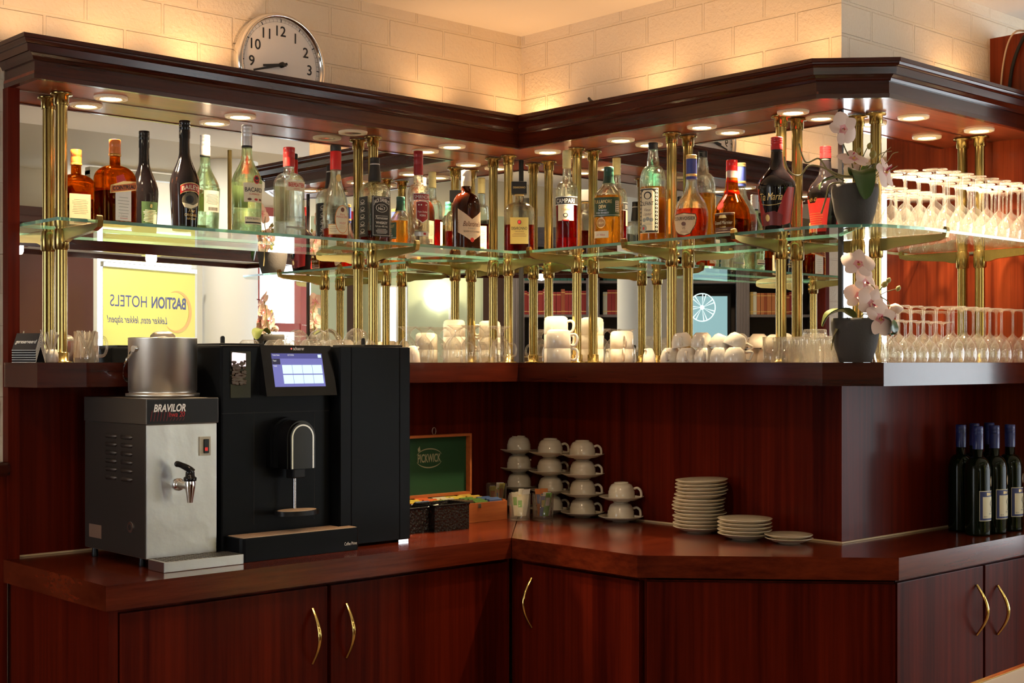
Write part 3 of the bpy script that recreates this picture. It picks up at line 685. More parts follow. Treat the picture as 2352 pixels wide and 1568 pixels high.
L_AMBER = clear_liquid('amber_liquid', (.85, .42, .07)); L_RED = clear_liquid('red_liquid', (.72, .012, .03)); L_BROWN = clear_liquid('brown_liquid', (.42, .1, .025))
L_COG = clear_liquid('cognac_liquid', (.78, .2, .035)); L_GOLD = clear_liquid('golden_liquid', (.92, .6, .16)); L_CLEAR = clear_liquid('clear_spirit', (.95, .97, .95)); L_AMARO = clear_liquid('red_amber_liquid', (.55, .09, .02)); L_ORNG = clear_liquid('orange_liquid', (.55, .2, .03))
def rowz(sp):  # (a, b, n, z): sharpen body corners into loftable rows
    return sp
def zinterp(rows, z):
    for i in range(len(rows)-1):
        if rows[i][3] <= z <= rows[i+1][3]:
            t = (z-rows[i][3])/max(1e-9, rows[i+1][3]-rows[i][3]); return tuple(rows[i][k]+(rows[i+1][k]-rows[i][k])*t for k in range(3))
    return rows[-1][:3]
def bottle(label, loc, rz, rows, glass, fill=0, liq=None, cap=(), labels=(), open_=True, seg=48):
    t = thing('liquor_bottle', label, 'bottle', loc, rz, 'bottles along the glass shelves')
    base = rows[0]
    full = [(base[0]*.55, base[1]*.55, base[2], .006), (base[0]*.8, base[1]*.8, base[2], .0005), (base[0]*.95, base[1]*.95, base[2], .0004)]+[(a, b, n, z+(.003 if i == 0 else 0)) for i, (a, b, n, z) in enumerate(rows)]
    gb = M().loft(full, seg, 0, True)
    if glass.get('hollow'):     # a real wall thickness: inner skin, facing inwards
        inner = [(max(a-.0028, .002), max(b-.0028, .002), n, z) for a, b, n, z in rows[1:]]
        inner = [(inner[0][0]*.93, inner[0][1]*.93, inner[0][2], .0095)]+[q for q in inner if q[3] > .0105]; inner[-1] = (*inner[-1][:3], inner[-1][3]-.001)
        im = M().loft(inner, seg, 0, True); o_ = len(gb.v); gb.v += im.v
        for f_ in im.f: gb.f.append([i_+o_ for i_ in f_[::-1]])
        gb.m += im.m; gb.s += im.s
    obj('glass_body', gb, glass, t)
    if liq:
        lr = []; zz = [.011]+[r_[3] for r_ in rows if .013 < r_[3] < fill-.001]+[fill]
        for z in zz:
            a, b, n = zinterp(rows, z); lr.append((a-.0033, b-.0033, n, z))
        lr[0] = (lr[0][0]*.97, lr[0][1]*.97, lr[0][2], .011)
        obj('liquid', M().loft(lr, seg, 0, True), liq, t)
    for nm, prof, mt in cap: obj(nm, M().lathe(prof, 32), mt, t)
    for nm, m, ms in labels: obj(nm, m, ms, t)
    return t
def shoulders(a, b, n, z0, z1, z2, rn, k=8, e=1.):
    """body from z0 to z1, rounded shoulder to the neck radius rn at z2"""
    R = [(a*.985, b*.985, n, z0), (a, b, n, z0+.006), (a, b, n, z1)]
    for i in range(1, k+1):
        t = i/k; c = cos(pi/2*t)**e; R.append((rn+(a-rn)*c, rn+(b-rn)*c, n+(2-n)*t, z1+(z2-z1)*sin(pi/2*t)))
    return R
def ogive(a, b, n, z0, z1, z2, rn, k=10):
    """body then an S-shaped shoulder"""
    R = [(a*.985, b*.985, n, z0), (a, b, n, z0+.006), (a, b, n, z1)]
    for i in range(1, k+1):
        t = i/k; c = .5+.5*cos(pi*t); R.append((rn+(a-rn)*c, rn+(b-rn)*c, n+(2-n)*t, z1+(z2-z1)*t))
    return R
def ring(r1, z1, r2, z2): return [(r1*.97, z1), (r1, z1+.001), (r2, z2-.0015), (r2*.93, z2)]
def ribcap(r_, z1, z2, k=3):
    p = [(r_, z1)]; L_ = (z2-z1)*.55
    p += [(r_, z1+(z2-z1)*.42)]
    for i in range(k):
        z = z1+(z2-z1)*.45+i*L_/k; p += [(r_*.95, z+.001), (r_, z+.003), (r_, z+L_/k-.001)]
    return p+[(r_*.93, z2)]
def tiny(m, f, u0, u1, v0, n, dv, mi, h=.0011, seed=1):
    rnd = random.Random(seed)
    for i in range(n):
        w_ = (u1-u0)*(.7+.3*rnd.random()); c = (u0+u1)/2
        m.poly(rect(c-w_/2, c+w_/2, v0-i*dv, v0-i*dv+h), f, mi, .006)
def barcode(m, f, u0, v0, w_, h, mi):
    rnd = random.Random(3); u = u0
    while u < u0+w_:
        a = .0005+.0009*rnd.random(); m.poly(rect(u, u+a, v0, v0+h), f, mi, .01); u += a+.0008
def backlabel(f, w_, z0, z1, paper, ink):
    m = M().poly(rect(-w_/2, w_/2, z0, z1), f, 0); g = lift(f, .0009)
    tiny(m, g, -w_*.4, w_*.4, z1-(z1-z0)*.2, 9, (z1-z0)*.055, 1, .0009); barcode(m, g, -w_*.32, z0+.004, w_*.6, (z1-z0)*.16, 1)
    return ('back_label', m, [paper, ink])
TEXG = shell_glass('bottle_glass_textured', (.95, .95, .9), .4, 1.45, .06); TEXG['hollow'] = 1
HONG = shell_glass('bottle_glass_honey', (.88, .6, .22)); HONG['hollow'] = 1
YA, XB = -.118, -.122
def onA(px): return (AY(px, 500, YA).x, YA, GTOP+.0002)
def onB(px): return (XB, AX(px, 500, XB).y, GTOP+.0002)
RB = -pi/2
# 1 orange liqueur: squared amber bottle
R = shoulders(.052, .037, 4.5, 0, .128, .163, .0145, 9)+[(.014, .014, 2, .19)]
f = wrap(.052, .037, 4.5, 0)
m = M().poly([(-.024, .012), (.026, .012), (.026, .115), (-.024, .105)], f, 0); g = lift(f, .0014); g2 = lift(f, .0022)
m.poly([(-.04, .083), (.045, .098), (.045, .122), (.0, .119), (-.038, .105)], g, 1, .0015); m.poly([(-.037, .086), (.042, .1), (.042, .119), (-.035, .103)], g2, 2, .0015)
m.text('COINTREAU', .016, lambda u, v: f(u+.003, .0965+v+u*.16, .003), 3, fit=.072, bold=.02)
m.poly([(-.02, .112), (.01, .12), (.0, .138), (-.022, .13)], lift(f, .001), 4)
tiny(m, g, -.018, .02, .074, 6, .0085, 5); m.text('L. Cointreau', .009, lambda u, v: f(u, .022+v, .001), 5, fit=.03, shear=.5)
tiny(m, g, -.015, .018, .018, 1, .004, 4)
bottle('squared amber liqueur bottle with orange cap, standing nearest the left brass post', onA(264), .14, R, T_AMBER, .092, L_ORNG,
       (('cap', ribcap(.0155, .196, .234, 1), mat('cap_orange', (.62, .16, .03), .35)), ('neck_ring', ring(.0165, .189, .0165, .196), mat('cap_gold_orange', (.6, .28, .06), .3, .5))),
       (('label', m, [WHITE, GOLD, mat('ink_orange_red', (.6, .13, .02), .45), K, RED, GREY]), backlabel(wrap(.052, .037, 4.5, 0, cen=pi), .06, .018, .105, CREAM, BROWN)))
# 2 irish cream: black bell shaped bottle
R = ogive(.041, .041, 2, 0, .13, .225, .0152, 12); R[0] = (.034, .034, 2, 0); R[1] = (.0355, .0355, 2, .012); R[2] = (.0415, .0415, 2, .128); R += [(.0145, .0145, 2, .262)]
def fb(u, v, off=.0006):
    a, b, n = zinterp(R, v); r_ = a+off; t = -pi/2+u/.04; return (r_*cos(t), r_*sin(t), v)
m = M()
for i in range(24):
    def ar(t, d): return (.035*sin(t)*1.02, .1205+d-.035*(1-cos(t))*.55)
    a, b = -1.02+2.04*i/24, -1.02+2.04*(i+1)/24
    m.add([fb(*ar(a, -.0125)), fb(*ar(b, -.0125)), fb(*ar(b, .0125)), fb(*ar(a, .0125))], [(0, 1, 2, 3)], 0)
    m.add([fb(*ar(a, -.0105), .001), fb(*ar(b, -.0105), .001), fb(*ar(b, .0105), .001), fb(*ar(a, .0105), .001)], [(0, 1, 2, 3)], 1)
m.text('BAILEYS', .017, lambda u, v: fb(u*.98, .1145+v-.55*.035*(1-cos(u/.035)), .0015), 2, fit=.054, bold=.012)
m.poly(oval(0, .082, .027, .024), lambda u, v: fb(u, v), 3); m.poly(oval(-.004, .086, .012, .011), lambda u, v: fb(u, v, .001), 4); m.poly([(-.026, .077), (.006, .07), (.027, .08), (.024, .07), (0, .06), (-.02, .064)], lambda u, v: fb(u, v, .001), 5)
m.text('The', .014, lambda u, v: fb(u+.002, .05+v), 6, shear=.4); m.text('ORIGINAL', .011, lambda u, v: fb(u+.002, .039+v), 6, fit=.042); m.text('Irish Cream', .009, lambda u, v: fb(u+.002, .03+v), 6, shear=.3, fit=.03)
mb = M(); fbb = lambda u, v, off=.0006: fb(u+.04*pi, v, off)
mb.poly(rect(-.028, .028, .03, .1), fbb, 0); tiny(mb, lambda u, v: fbb(u, v, .001), -.024, .024, .074, 9, .0042, 1, .0014); barcode(mb, lambda u, v: fbb(u, v, .001), -.024, .036, .014, .028, 1); mb.text('B', .014, lambda u, v: fbb(u, .083+v, .001), 2)
bottle('black bell shaped cream liqueur bottle with an arched red label', onA(424), -.03, R, T_DARK, 0, None, (('cap', ribcap(.0155, .262, .311, 2), BLKG),),
       (('label', m, [GOLD, DRED, CREAM, mat('ink_olive', (.1, .085, .05), .5), K, CREAM, GOLD]), ('back_label', mb, [GREEN, CREAM, GOLD])))
# 3 clear rum
R = ogive(.0435, .0435, 2, 0, .155, .235, .0158, 12); R[2] = (.0425, .0425, 2, .1); R.insert(3, (.0445, .0445, 2, .16)); R.insert(1, (.0425, .0425, 2, .028)); R.insert(2, (.04, .04, 2, .034)); R[3] = (.0405, .0405, 2, .04); R.insert(4, (.042, .042, 2, .07)); R += [(.0145, .0145, 2, .26)]
R = sorted(R, key=lambda q: q[3])
f = wrap(.0443, .0443, 2, 0); g = lift(f, .001)
m = M().poly([(-.032, .094), (.032, .094), (.034, .15), (-.034, .15)], f, 0)
m.text('BACARDI', .0175, lambda u, v: f(u, .124+v, .001), 1, fit=.058, bold=.01); m.text('SUPERIOR', .006, lambda u, v: f(u, .115+v, .001), 2, fit=.034)
m.poly(oval(.006, .16, .0105, .0125), lambda u, v: f(u, v, .0012), 2); m.poly(oval(.006, .16, .0075, .009), lambda u, v: f(u, v, .0016), 1); m.poly([(-.0005, .163), (.006, .158), (.0125, .163), (.0095, .155), (.0025, .155)], lambda u, v: f(u, v, .002), 2)
for u_, c_i in ((-.016, 3), (.004, 2), (.02, 3)): m.poly(oval(u_, .102, .006, .0035), g, c_i)
m2 = M().poly(rect(-.03, .03, .03, .052), lift(f, -.0018), 0, .004); m2.text('RON BLANCO', .007, lambda u, v: f(u, .044+v, -.0012), 1, fit=.045); m2.poly(rect(-.028, .028, .033, .037), lift(f, -.0012), 1)
bottle('clear rum bottle with silver cap and cream label', onA(567), -.02, R, T_GREENISH, .076, L_CLEAR, (('cap', ribcap(.0155, .262, .322, 3), SILV), ('collar', ring(.0158, .256, .0158, .263), K)),
       (('label', m, [CREAM, K, RED, BROWN]), ('lower_label', m2, [CREAM, K]), backlabel(wrap(.0443, .0443, 2, 0, cen=pi), .055, .085, .15, WHITE, K)))
# 4 gin: square clear bottle with red cap
R = shoulders(.038, .038, 5, 0, .165, .196, .016, 8)+[(.0155, .0155, 2, .214)]
f = wrap(.038, .038, 5, 0); g = lift(f, .001)
m = M().poly(rect(-.032, .034, .14, .17), f, 0); m.text('BEEFEATER', .0165, lambda u, v: f(u+.001, .152+v, .001), 1, fit=.056, bold=.025); m.text('LONDON', .006, lambda u, v: f(u+.001, .144+v, .001), 1, fit=.02)
m.text('LONDON DRY GIN', .0095, lambda u, v: f(u, .058+v, .0006), 2, fit=.062); m.poly(rect(-.033, .034, .028, .034), f, 2)
bottle('square clear gin bottle with red cap', onA(664), .0, R, T_CLEAR, .05, L_CLEAR, (('cap', ribcap(.0175, .216, .273, 2), mat('cap_red', (.42, .02, .02), .3)),),
       (('label', m, [CREAM, RED, GREY]), backlabel(wrap(.038, .038, 5, 0, cen=pi), .05, .055, .16, CREAM, GREY)))
# 5 cognac / calvados with red neck and oval label
R = [(.0385, .0385, 2, 0), (.0405, .0405, 2, .008), (.041, .041, 2, .07), (.0395, .0395, 2, .105), (.033, .033, 2, .14), (.024, .024, 2, .165), (.018, .018, 2, .185), (.0158, .0158, 2, .205), (.0165, .0165, 2, .235), (.0165, .0165, 2, .25)]
f = wrap(.041, .041, 2, 0); g = lift(f, .0011)
m = M().poly(rect(-.04, .03, .02, .052), f, 3); m.poly(rect(-.038, .028, .022, .05), lift(f, .0008), 0)
m.poly(oval(.004, .067, .0235, .043), lift(f, .0013), 1); m.poly(oval(.004, .067, .0215, .041), lift(f, .0017), 0)
m.poly(oval(.004, .096, .006, .007), lift(f, .002), 4); q = lift(f, .0021)
m.text('P\u00e8re', .008, lambda u, v: q(u+.004, .079+v), 2); m.text('MAGLOIRE', .0095, lambda u, v: q(u+.004, .071+v), 2, fit=.037); m.text('V.S.O.P', .0095, lambda u, v: q(u+.004, .052+v), 2, fit=.02); tiny(m, q, -.008, .016, .046, 3, .004, 3, .0008); tiny(m, lift(f, .001), -.036, -.012, .043, 4, .005, 4, .0009)
m3 = M().poly(oval(.002, 0, .0085, .0115), lambda u, v: (u, -.0176, .196+v), 0)
bottle('slender-necked brandy bottle with a red neck sleeve and an oval cream label', onA(771), -.2, R, T_CLEAR, .04, L_COG, (('neck_sleeve', [(.0172, .222), (.0172, .277), (.016, .279)], mat('sleeve_red', (.6, .02, .02), .3)), ('stopper', ring(.0165, .279, .0165, .298), K)),
       (('label', m, [CREAM, mat('ink_orange', (.7, .22, .04), .5), RED, mat('ink_orange2', (.62, .3, .1), .5), BROWN]), ('medallion', m3, [GOLD])))
# 6 black labelled whiskey: square
R = shoulders(.04, .04, 6, 0, .165, .197, .0165, 8, .8)+[(.0185, .0185, 2, .21), (.0165, .0165, 2, .235), (.0145, .0145, 2, .255)]
f = wrap(.04, .04, 6, 0); g = lift(f, .001)
m = M().poly(rect(-.034, .034, .024, .15), f, 0)
for a_, b_ in ((rect(-.031, .031, .027, .028), 1), (rect(-.031, .031, .146, .147), 1), (rect(-.031, -.030, .027, .147), 1), (rect(.03, .031, .027, .147), 1), (rect(-.022, .022, .088, .089), 1)): m.poly(a_, g, b_)
m.text("JACK DANIEL'S", .0165, lambda u, v: f(u, .122+v+.011*(1-(u/.03)**2), .001), 1, fit=.056, bold=.012)
m.poly(oval(0, .113, .021, .013), g, 1); m.poly(oval(0, .113, .0195, .0118), lift(f, .0013), 0); m.text('OLD', .006, lambda u, v: f(u, .1175+v, .0016), 1); m.text('No.7', .0125, lambda u, v: f(u, .107+v, .0016), 1, bold=.015)
m.text('Tennessee', .0125, lambda u, v: f(u, .078+v, .001), 1, fit=.044, shear=.3); m.text('WHISKEY', .0115, lambda u, v: f(u, .063+v, .001), 1, fit=.042, bold=.01); m.text('1,0 Litre 40% Vol.', .008, lambda u, v: f(u, .053+v, .001), 1, fit=.044); tiny(m, g, -.022, .022, .046, 4, .004, 1, .0011)
m.poly(rect(-.11, -.05, .024, .15), f, 0)
for k in range(5):
    v0 = .034+k*.023
    m.poly(rect(-.095, -.065, v0, v0+.0012), g, 1); m.poly(oval(-.08, v0+.009, .012, .006, 14), g, 1); m.poly(oval(-.08, v0+.0095, .01, .0045, 14), lift(f, .0013), 0); m.poly(rect(-.09, -.07, v0+.004, v0+.0055), lift(f, .0015), 1)
bottle('square whiskey bottle with black labels and black neck sleeve', onA(861), -.1, R, T_CLEAR, .042, L_BROWN, (('neck_sleeve', [(.0205, .2), (.0185, .222), (.0165, .24), (.0155, .252)], K), ('collar', ring(.0158, .252, .0158, .256), SILV), ('cap', ribcap(.0155, .256, .275, 2), K)),
       (('label', m, [K, WINK]), backlabel(wrap(.04, .04, 6, 0, cen=pi), .06, .03, .14, K, WINK)))
# 7 vodka
R = [(.031, .031, 2, 0), (.0365, .0365, 2, .008), (.037, .037, 2, .022), (.0335, .0335, 2, .034), (.0338, .0338, 2, .05)]+[(a, b, n, z) for a, b, n, z in shoulders(.0352, .0352, 2, .044, .172, .206, .0165, 8)[1:]]+[(.0148, .0148, 2, .235)]
f = wrap(.0352, .0352, 2, 0); g = lift(f, .0011)
m = M().poly(rect(-.031, .033, .152, .174), f, 0); m.poly(rect(-.029, .031, .154, .172), lift(f, .0008), 1); m.text('SMIRNOFF', .0165, lambda u, v: f(u+.001, .157+v, .0013), 2, fit=.054, bold=.015)
m.poly([(-.02, .092), (0, .078), (.022, .092), (.023, .146), (.012, .15), (-.01, .15), (-.021, .146)], f, 2); m.poly([(-.018, .093), (0, .081), (.02, .093), (.021, .145), (.011, .148), (-.009, .148), (-.019, .145)], lift(f, .0009), 1)
m.text('Triple Distilled', .008, lambda u, v: f(u+.001, .112+v, .0013), 2, fit=.034, shear=.3); m.text('VODKA', .009, lambda u, v: f(u+.001, .1+v, .0013), 2, fit=.022, bold=.01)
for u_ in (-.012, -.004, .013): m.poly(oval(u_, .137, .0025, .0025, 10), lift(f, .0013), 2)
m2 = M().poly(rect(-.026, .031, .037, .052), lift(f, -.0008), 0); m2.poly(rect(.004, .014, .041, .048), lift(f, -.0003), 1); m2.poly(rect(-.026, .031, .0505, .052), lift(f, -.0003), 2)
bottle('round clear vodka bottle with a dark red cap and red shield label', onA(961), -.3, R, T_CLEAR, .0, None, (('cap', ribcap(.0155, .237, .314, 2), DRED),), (('label', m, [SILV, DRED, WINK]), ('lower_label', m2, [SILV, DRED, GREY])))
# 8 scotch: brown flattened bottle with chevron label
R = shoulders(.0445, .036, 3.2, 0, .148, .196, .0165, 9)+[(.0155, .0155, 2, .222)]
f = wrap(.0445, .036, 3.2, 0); g = lift(f, .001)
m = M().poly([(-.052, .062), (0, .032), (.045, .06), (.045, .138), (0, .106), (-.052, .141)], f, 0)
m.text('Ballantine\u2019s', .024, lambda u, v: f(u, .082+v, .001), 1, fit=.068, shear=.45, bold=.008); m.text('FINEST', .008, lambda u, v: f(u, .072+v, .001), 2, fit=.03); m.text('BLENDED SCOTCH WHISKY', .008, lambda u, v: f(u, .062+v, .001), 3, fit=.062); tiny(m, g, -.024, .024, .057, 4, .004, 2, .0008)
m.poly(oval(0, .037, .0075, .0075, 20), lift(f, .0013), 4); m.text('Ballantine\u2019s', .012, lambda u, v: f(-.047-v, .083+u*.9, .001), 1, fit=.045, shear=.4)
bottle('brown scotch bottle with white cap and pointed chevron label', onA(1071), -.15, R, T_BROWN, 0, None, (('cap', ribcap(.0165, .234, .271, 1), mat('cap_white', (.75, .7, .6), .35)), ('neck_sleeve', [(.0168, .218), (.0172, .234)], CREAM)),
       (('label', m, [mat('paper_pinkish', (.72, .56, .4), .6), BROWN, GREY, K, RED]), backlabel(wrap(.0445, .036, 3.2, 0, cen=pi), .05, .04, .12, CREAM, BROWN)))
# 9 amaretto: square bottle with block stopper
R = shoulders(.052, .036, 5, 0, .142, .176, .014, 9)+[(.013, .013, 2, .203)]
f = wrap(.052, .036, 5, 0); g = lift(f, .001)
m = M().poly(rect(-.031, .031, .032, .122), f, 0); m.text('DISARONNO', .014, lambda u, v: f(u, .08+v, .001), 1, fit=.053, bold=.012); m.text('ORIGINALE', .006, lambda u, v: f(u, .072+v, .001), 2, fit=.03); tiny(m, g, -.026, .026, .066, 3, .0045, 2, .0009)
for a_, r_ in ((0, .007), (1, .0045)): m.poly(oval(0, .106, r_*1.0, r_*1.15, 20), lift(f, .001+.0004*a_), 2 if a_ == 0 else 3)
dis = bottle('squared amaretto bottle with a gold label and black block stopper', (-.165, -.165, GTOP+.0002), -.74, R, TEXG, .098, L_AMARO, (('neck_ring', ring(.0165, .199, .0165, .204), GOLD),), (('label', m, [mat('gold_foil', (.72, .52, .15), .28, .85), K, BROWN, RED]),))
sm = M().box(-.0265, .0265, -.021, .021, .2042, .2462, 0, .002); sm.text('DISARONNO', .0095, lambda u, v: (u, -.0216, .222+v), 1, fit=.042, bold=.01)
obj('stopper', sm, [K, GOLD], dis)
# 10 red aperitif
R = shoulders(.0375, .0375, 2, 0, .196, .232, .017, 9, .9)+[(.0145, .0145, 2, .25), (.0135, .0135, 2, .275)]
f = wrap(.0375, .0375, 2, 0); g = lift(f, .001)
m = M().poly(rect(-.05, .045, .154, .179), f, 1); m.poly(rect(-.05, .045, .1525, .1545), g, 2); m.poly(rect(-.05, .045, .1785, .1805), g, 2); m.text('CAMPARI', .0215, lambda u, v: f(u-.004, .1585+v, .001), 2, fit=.066, bold=.03)
m.poly(rect(-.03, .026, .1, .154), f, 0); m.poly(oval(-.002, .118, .008, .007, 20), g, 1); m.poly(oval(-.002, .118, .005, .0045, 16), lift(f, .0014), 0); m.poly(rect(-.014, .01, .099, .103), lift(f, .0012), 3); m.text('Milano', .011, lambda u, v: f(u-.002, .134+v, .001), 4, fit=.03, shear=.4)
bottle('tall aperitif bottle filled with bright red liquid, black and white band on the label', onB(1302), RB+.72, R, T_CLEAR, .158, L_RED, (('cap', ribcap(.0145, .278, .337, 3), mat('cap_pale_yellow', (.62, .55, .25), .45)),), (('label', m, [CREAM, K, WINK, RED, GOLD]), backlabel(wrap(.0375, .0375, 2, 0, cen=pi), .05, .05, .15, CREAM, K)))
# 11 irish whiskey with green label
R = ogive(.045, .04, 3, 0, .165, .215, .018, 10); R[0] = (.042, .037, 3, 0); R[2] = (.0455, .0405, 3, .164); R += [(.0155, .0155, 2, .226)]
f = wrap(.0455, .0405, 3, 0); g = lift(f, .001)
m = M().poly([(-.047, .098), (.05, .098), (.05, .16), (-.047, .16)], f, 0); m.poly(rect(-.047, .05, .102, .1032), g, 2); m.text('TULLAMORE', .0155, lambda u, v: f(u-.008, .141+v, .001), 1, fit=.062, bold=.012); m.text('DEW', .0155, lambda u, v: f(u-.008, .125+v, .001), 1, fit=.025, bold=.012); m.text('The Legendary', .007, lambda u, v: f(u-.008, .117+v, .001), 2, fit=.03, shear=.4); m.text('IRISH WHISKEY', .009, lambda u, v: f(u-.008, .107+v, .001), 2, fit=.044)
m.poly(rect(.034, .046, .112, .148), g, 2); 
for k in range(6): m.poly(rect(.035, .045, .1135+k*.0058, .1165+k*.0058), lift(f, .0014), 0)
m2 = M().poly(rect(-.04, .012, .03, .052), f, 0); m2.text('D.E. Williams', .009, lambda u, v: f(u-.014, .037+v, .001), 1, fit=.03, shear=.5)
m2.poly(oval(-.014, .078, .0155, .0165), f, 2); m2.poly(oval(-.014, .078, .0135, .0145), lift(f, .0009), 3); m2.text('1829', .01, lambda u, v: f(u-.014, .0745+v, .0013), 2, fit=.02)
bottle('golden whiskey bottle with a dark green label and green cap', onB(1398), RB+.45, R, T_CLEAR, .168, L_GOLD, (('neck_sleeve', [(.0205, .208), (.017, .22), (.0158, .232)], mat('sleeve_green', (.01, .045, .03), .35)), ('cap', ribcap(.016, .232, .262, 1), mat('cap_green', (.01, .06, .045), .3))), (('label', m, [GREEN, GOLD, SILV]), ('lower_label', m2, [CREAM, RED, GOLD, mat('ink_amber', (.45, .2, .04), .4)])))
# 12 liqueur with ornate cream label
R = shoulders(.0405, .0405, 2.2, 0, .19, .245, .02, 9, 1.)+[(.017, .017, 2, .275), (.0145, .0145, 2, .295)]
f = wrap(.0405, .0405, 2.2, 0); g = lift(f, .001)
m = M().poly(rect(-.034, .034, .032, .172), f, 0); m.poly(rect(-.033, .033, .034, .17), g, 1); m.poly([(-.022, .04), (.022, .04), (.022, .158), (.014, .166), (-.014, .166), (-.022, .158)], lift(f, .0014), 0)
for k in range(11):
    for u_ in (-.0275, .0275): m.poly(oval(u_, .044+k*.0118, .0032, .0042, 12), lift(f, .0014), 0); m.poly(oval(u_, .044+k*.0118, .0016, .0022, 10), lift(f, .0018), 1)
q = lift(f, .0018)
m.text('OLIFANT', .017, lambda u, v: q(u-.002, .118+v), 1, fit=.042, bold=.012); m.text('Vieux', .014, lambda u, v: q(u, .1+v), 2, shear=.4, fit=.022); m.text('Liqueur', .014, lambda u, v: q(u, .087+v), 2, shear=.4, fit=.028); m.poly(oval(0, .149, .013, .012, 20), q, 1); m.poly(oval(0, .148, .009, .009, 20), lift(f, .0022), 0)
for u_ in (-.012, 0, .012): m.poly(oval(u_, .073+.003*(u_ == 0), .0062, .0062, 16), q, 3)
m.poly(oval(-.014, .047, .0115, .0125, 20), q, 3); m.poly(rect(-.017, -.011, .043, .051), lift(f, .0022), 4); tiny(m, q, -.016, .016, .062, 2, .004, 3, .0008)
bottle('tall long-necked liqueur bottle with an ornate cream and black bordered label', onB(1500), RB+.3, R, T_CLEAR, .178, L_GOLD, (('cap', ribcap(.0155, .297, .318, 1), K),), (('label', m, [CREAM, K, BROWN, GREY, RED]), backlabel(wrap(.0405, .0405, 2.2, 0, cen=pi), .06, .04, .15, mat('paper_orange', (.75, .38, .12), .6), BROWN)))
# 13 round cognac with blue neck
R = [(.038, .038, 2, 0), (.045, .045, 2, .008), (.05, .05, 2, .04), (.0515, .0515, 2, .075), (.05, .05, 2, .095), (.044, .044, 2, .115), (.033, .033, 2, .132), (.0225, .0225, 2, .147), (.0175, .0175, 2, .165), (.0155, .0155, 2, .195)]
def fc(u, v, off=.0008):
    a, b, n = zinterp(R, v); r_ = a+off; t = -pi/2+u/.05; return (r_*cos(t), r_*sin(t), v)
m = M(); op = [(-.04, .03), (-.022, .018), (0, .013), (.02, .018), (.036, .045), (.04, .066), (.036, .078), (0, .082), (-.036, .078), (-.046, .06)]
m.poly(op, fc, 0); m.poly([(u*.94, .048+(v-.048)*.93) for u, v in op], lambda u, v: fc(u, v, .0013), 1); m.poly([(u*.9, .048+(v-.048)*.89) for u, v in op], lambda u, v: fc(u, v, .0017), 2)
q = lambda u, v: fc(u, v, .0022)
m.text('COURVOISIER', .0145, lambda u, v: q(u, .06+v), 3, fit=.07, bold=.01); m.poly(oval(0, .049, .007, .006, 16), q, 4); m.text('VS', .01, lambda u, v: q(u, .032+v), 4); tiny(m, q, -.016, .016, .026, 2, .004, 4, .0008)
bottle('round bellied cognac bottle with blue neck sleeve and drop shaped label', onB(1588), RB+.22, R, T_CLEAR, .096, L_COG, (('neck_sleeve', [(.0165, .188), (.0162, .238), (.0158, .25)], BLUE), ('gold_band', ring(.0168, .196, .0168, .205), GOLD), ('cap', ribcap(.0162, .25, .262, 1), GOLD)), (('label', m, [K, GOLD, mat('paper_peach', (.72, .52, .34), .6), K, BROWN]),))
# 14 orange cognac liqueur with red ribbon
R = [(.042, .042, 2, 0), (.05, .05, 2, .008), (.0545, .0545, 2, .04), (.0545, .0545, 2, .062), (.05, .05, 2, .085), (.038, .038, 2, .108), (.025, .025, 2, .126), (.0195, .0195, 2, .145), (.0165, .0165, 2, .18)]
def fg(u, v, off=.0008):
    a, b, n = zinterp(R, v); r_ = a+off; t = -pi/2+u/.053; return (r_*cos(t), r_*sin(t), v)
m = M().poly(rect(-.036, .036, .012, .07), fg, 0); m.poly(rect(-.034, .034, .014, .068), lambda u, v: fg(u, v, .0012), 1); q = lambda u, v: fg(u, v, .0017)
m.text('Grand Marnier', .0145, lambda u, v: q(u, .036+v), 0, fit=.058, bold=.015); m.text('LIQUEUR', .006, lambda u, v: q(u, .026+v), 2, fit=.02); tiny(m, q, -.02, .02, .02, 1, .004, 2, .0008); m.poly([(-.013, .054), (.013, .054), (.009, .063), (-.009, .063)], q, 2)
rb = M()
for i in range(10):
    def pt(t, w_): 
        v = .178-t*.085; return fg(-.012+.02*sin(t*2.2)-.02*t+w_, v, .0025)
    a, b = i/10, (i+1)/10
    rb.add([pt(a, -.007), pt(b, -.008), pt(b, .008), pt(a, .007)], [(0, 1, 2, 3)], 0)
rb.lathe([(.0205, .126), (.0225, .13), (.0218, .135), (.0195, .139)], 24, cap=False)
sl_ = M(); cpt = Vector(fg(-.012, .092, .004))
for k, (r_, d_) in enumerate(((.0125, 0), (.0095, .0015))): 
    sl_.poly(oval(-.012, .091, r_, r_*1.0, 24), lambda u, v, d_=d_: fg(u, v, .003+d_), 0)
gm = bottle('round amber liqueur bottle with a red ribbon, wax seal and brown label', onB(1681), RB+.14, R, HONG, .052, L_BROWN, (('neck_sleeve', [(.0168, .164), (.0168, .196), (.016, .198)], mat('sleeve_grey_pink', (.45, .33, .3), .5)), ('red_band', ring(.0172, .163, .0172, .17), RED), ('cap', ribcap(.017, .198, .23, 1), mat('cap_bright_red', (.62, .015, .015), .25))),
       (('label', m, [CREAM, mat('ink_cocoa', (.12, .045, .03), .5), GOLD]), ('ribbon', rb, [mat('ribbon_red', (.5, .012, .015), .35)]), ('wax_seal', sl_, [RED])))
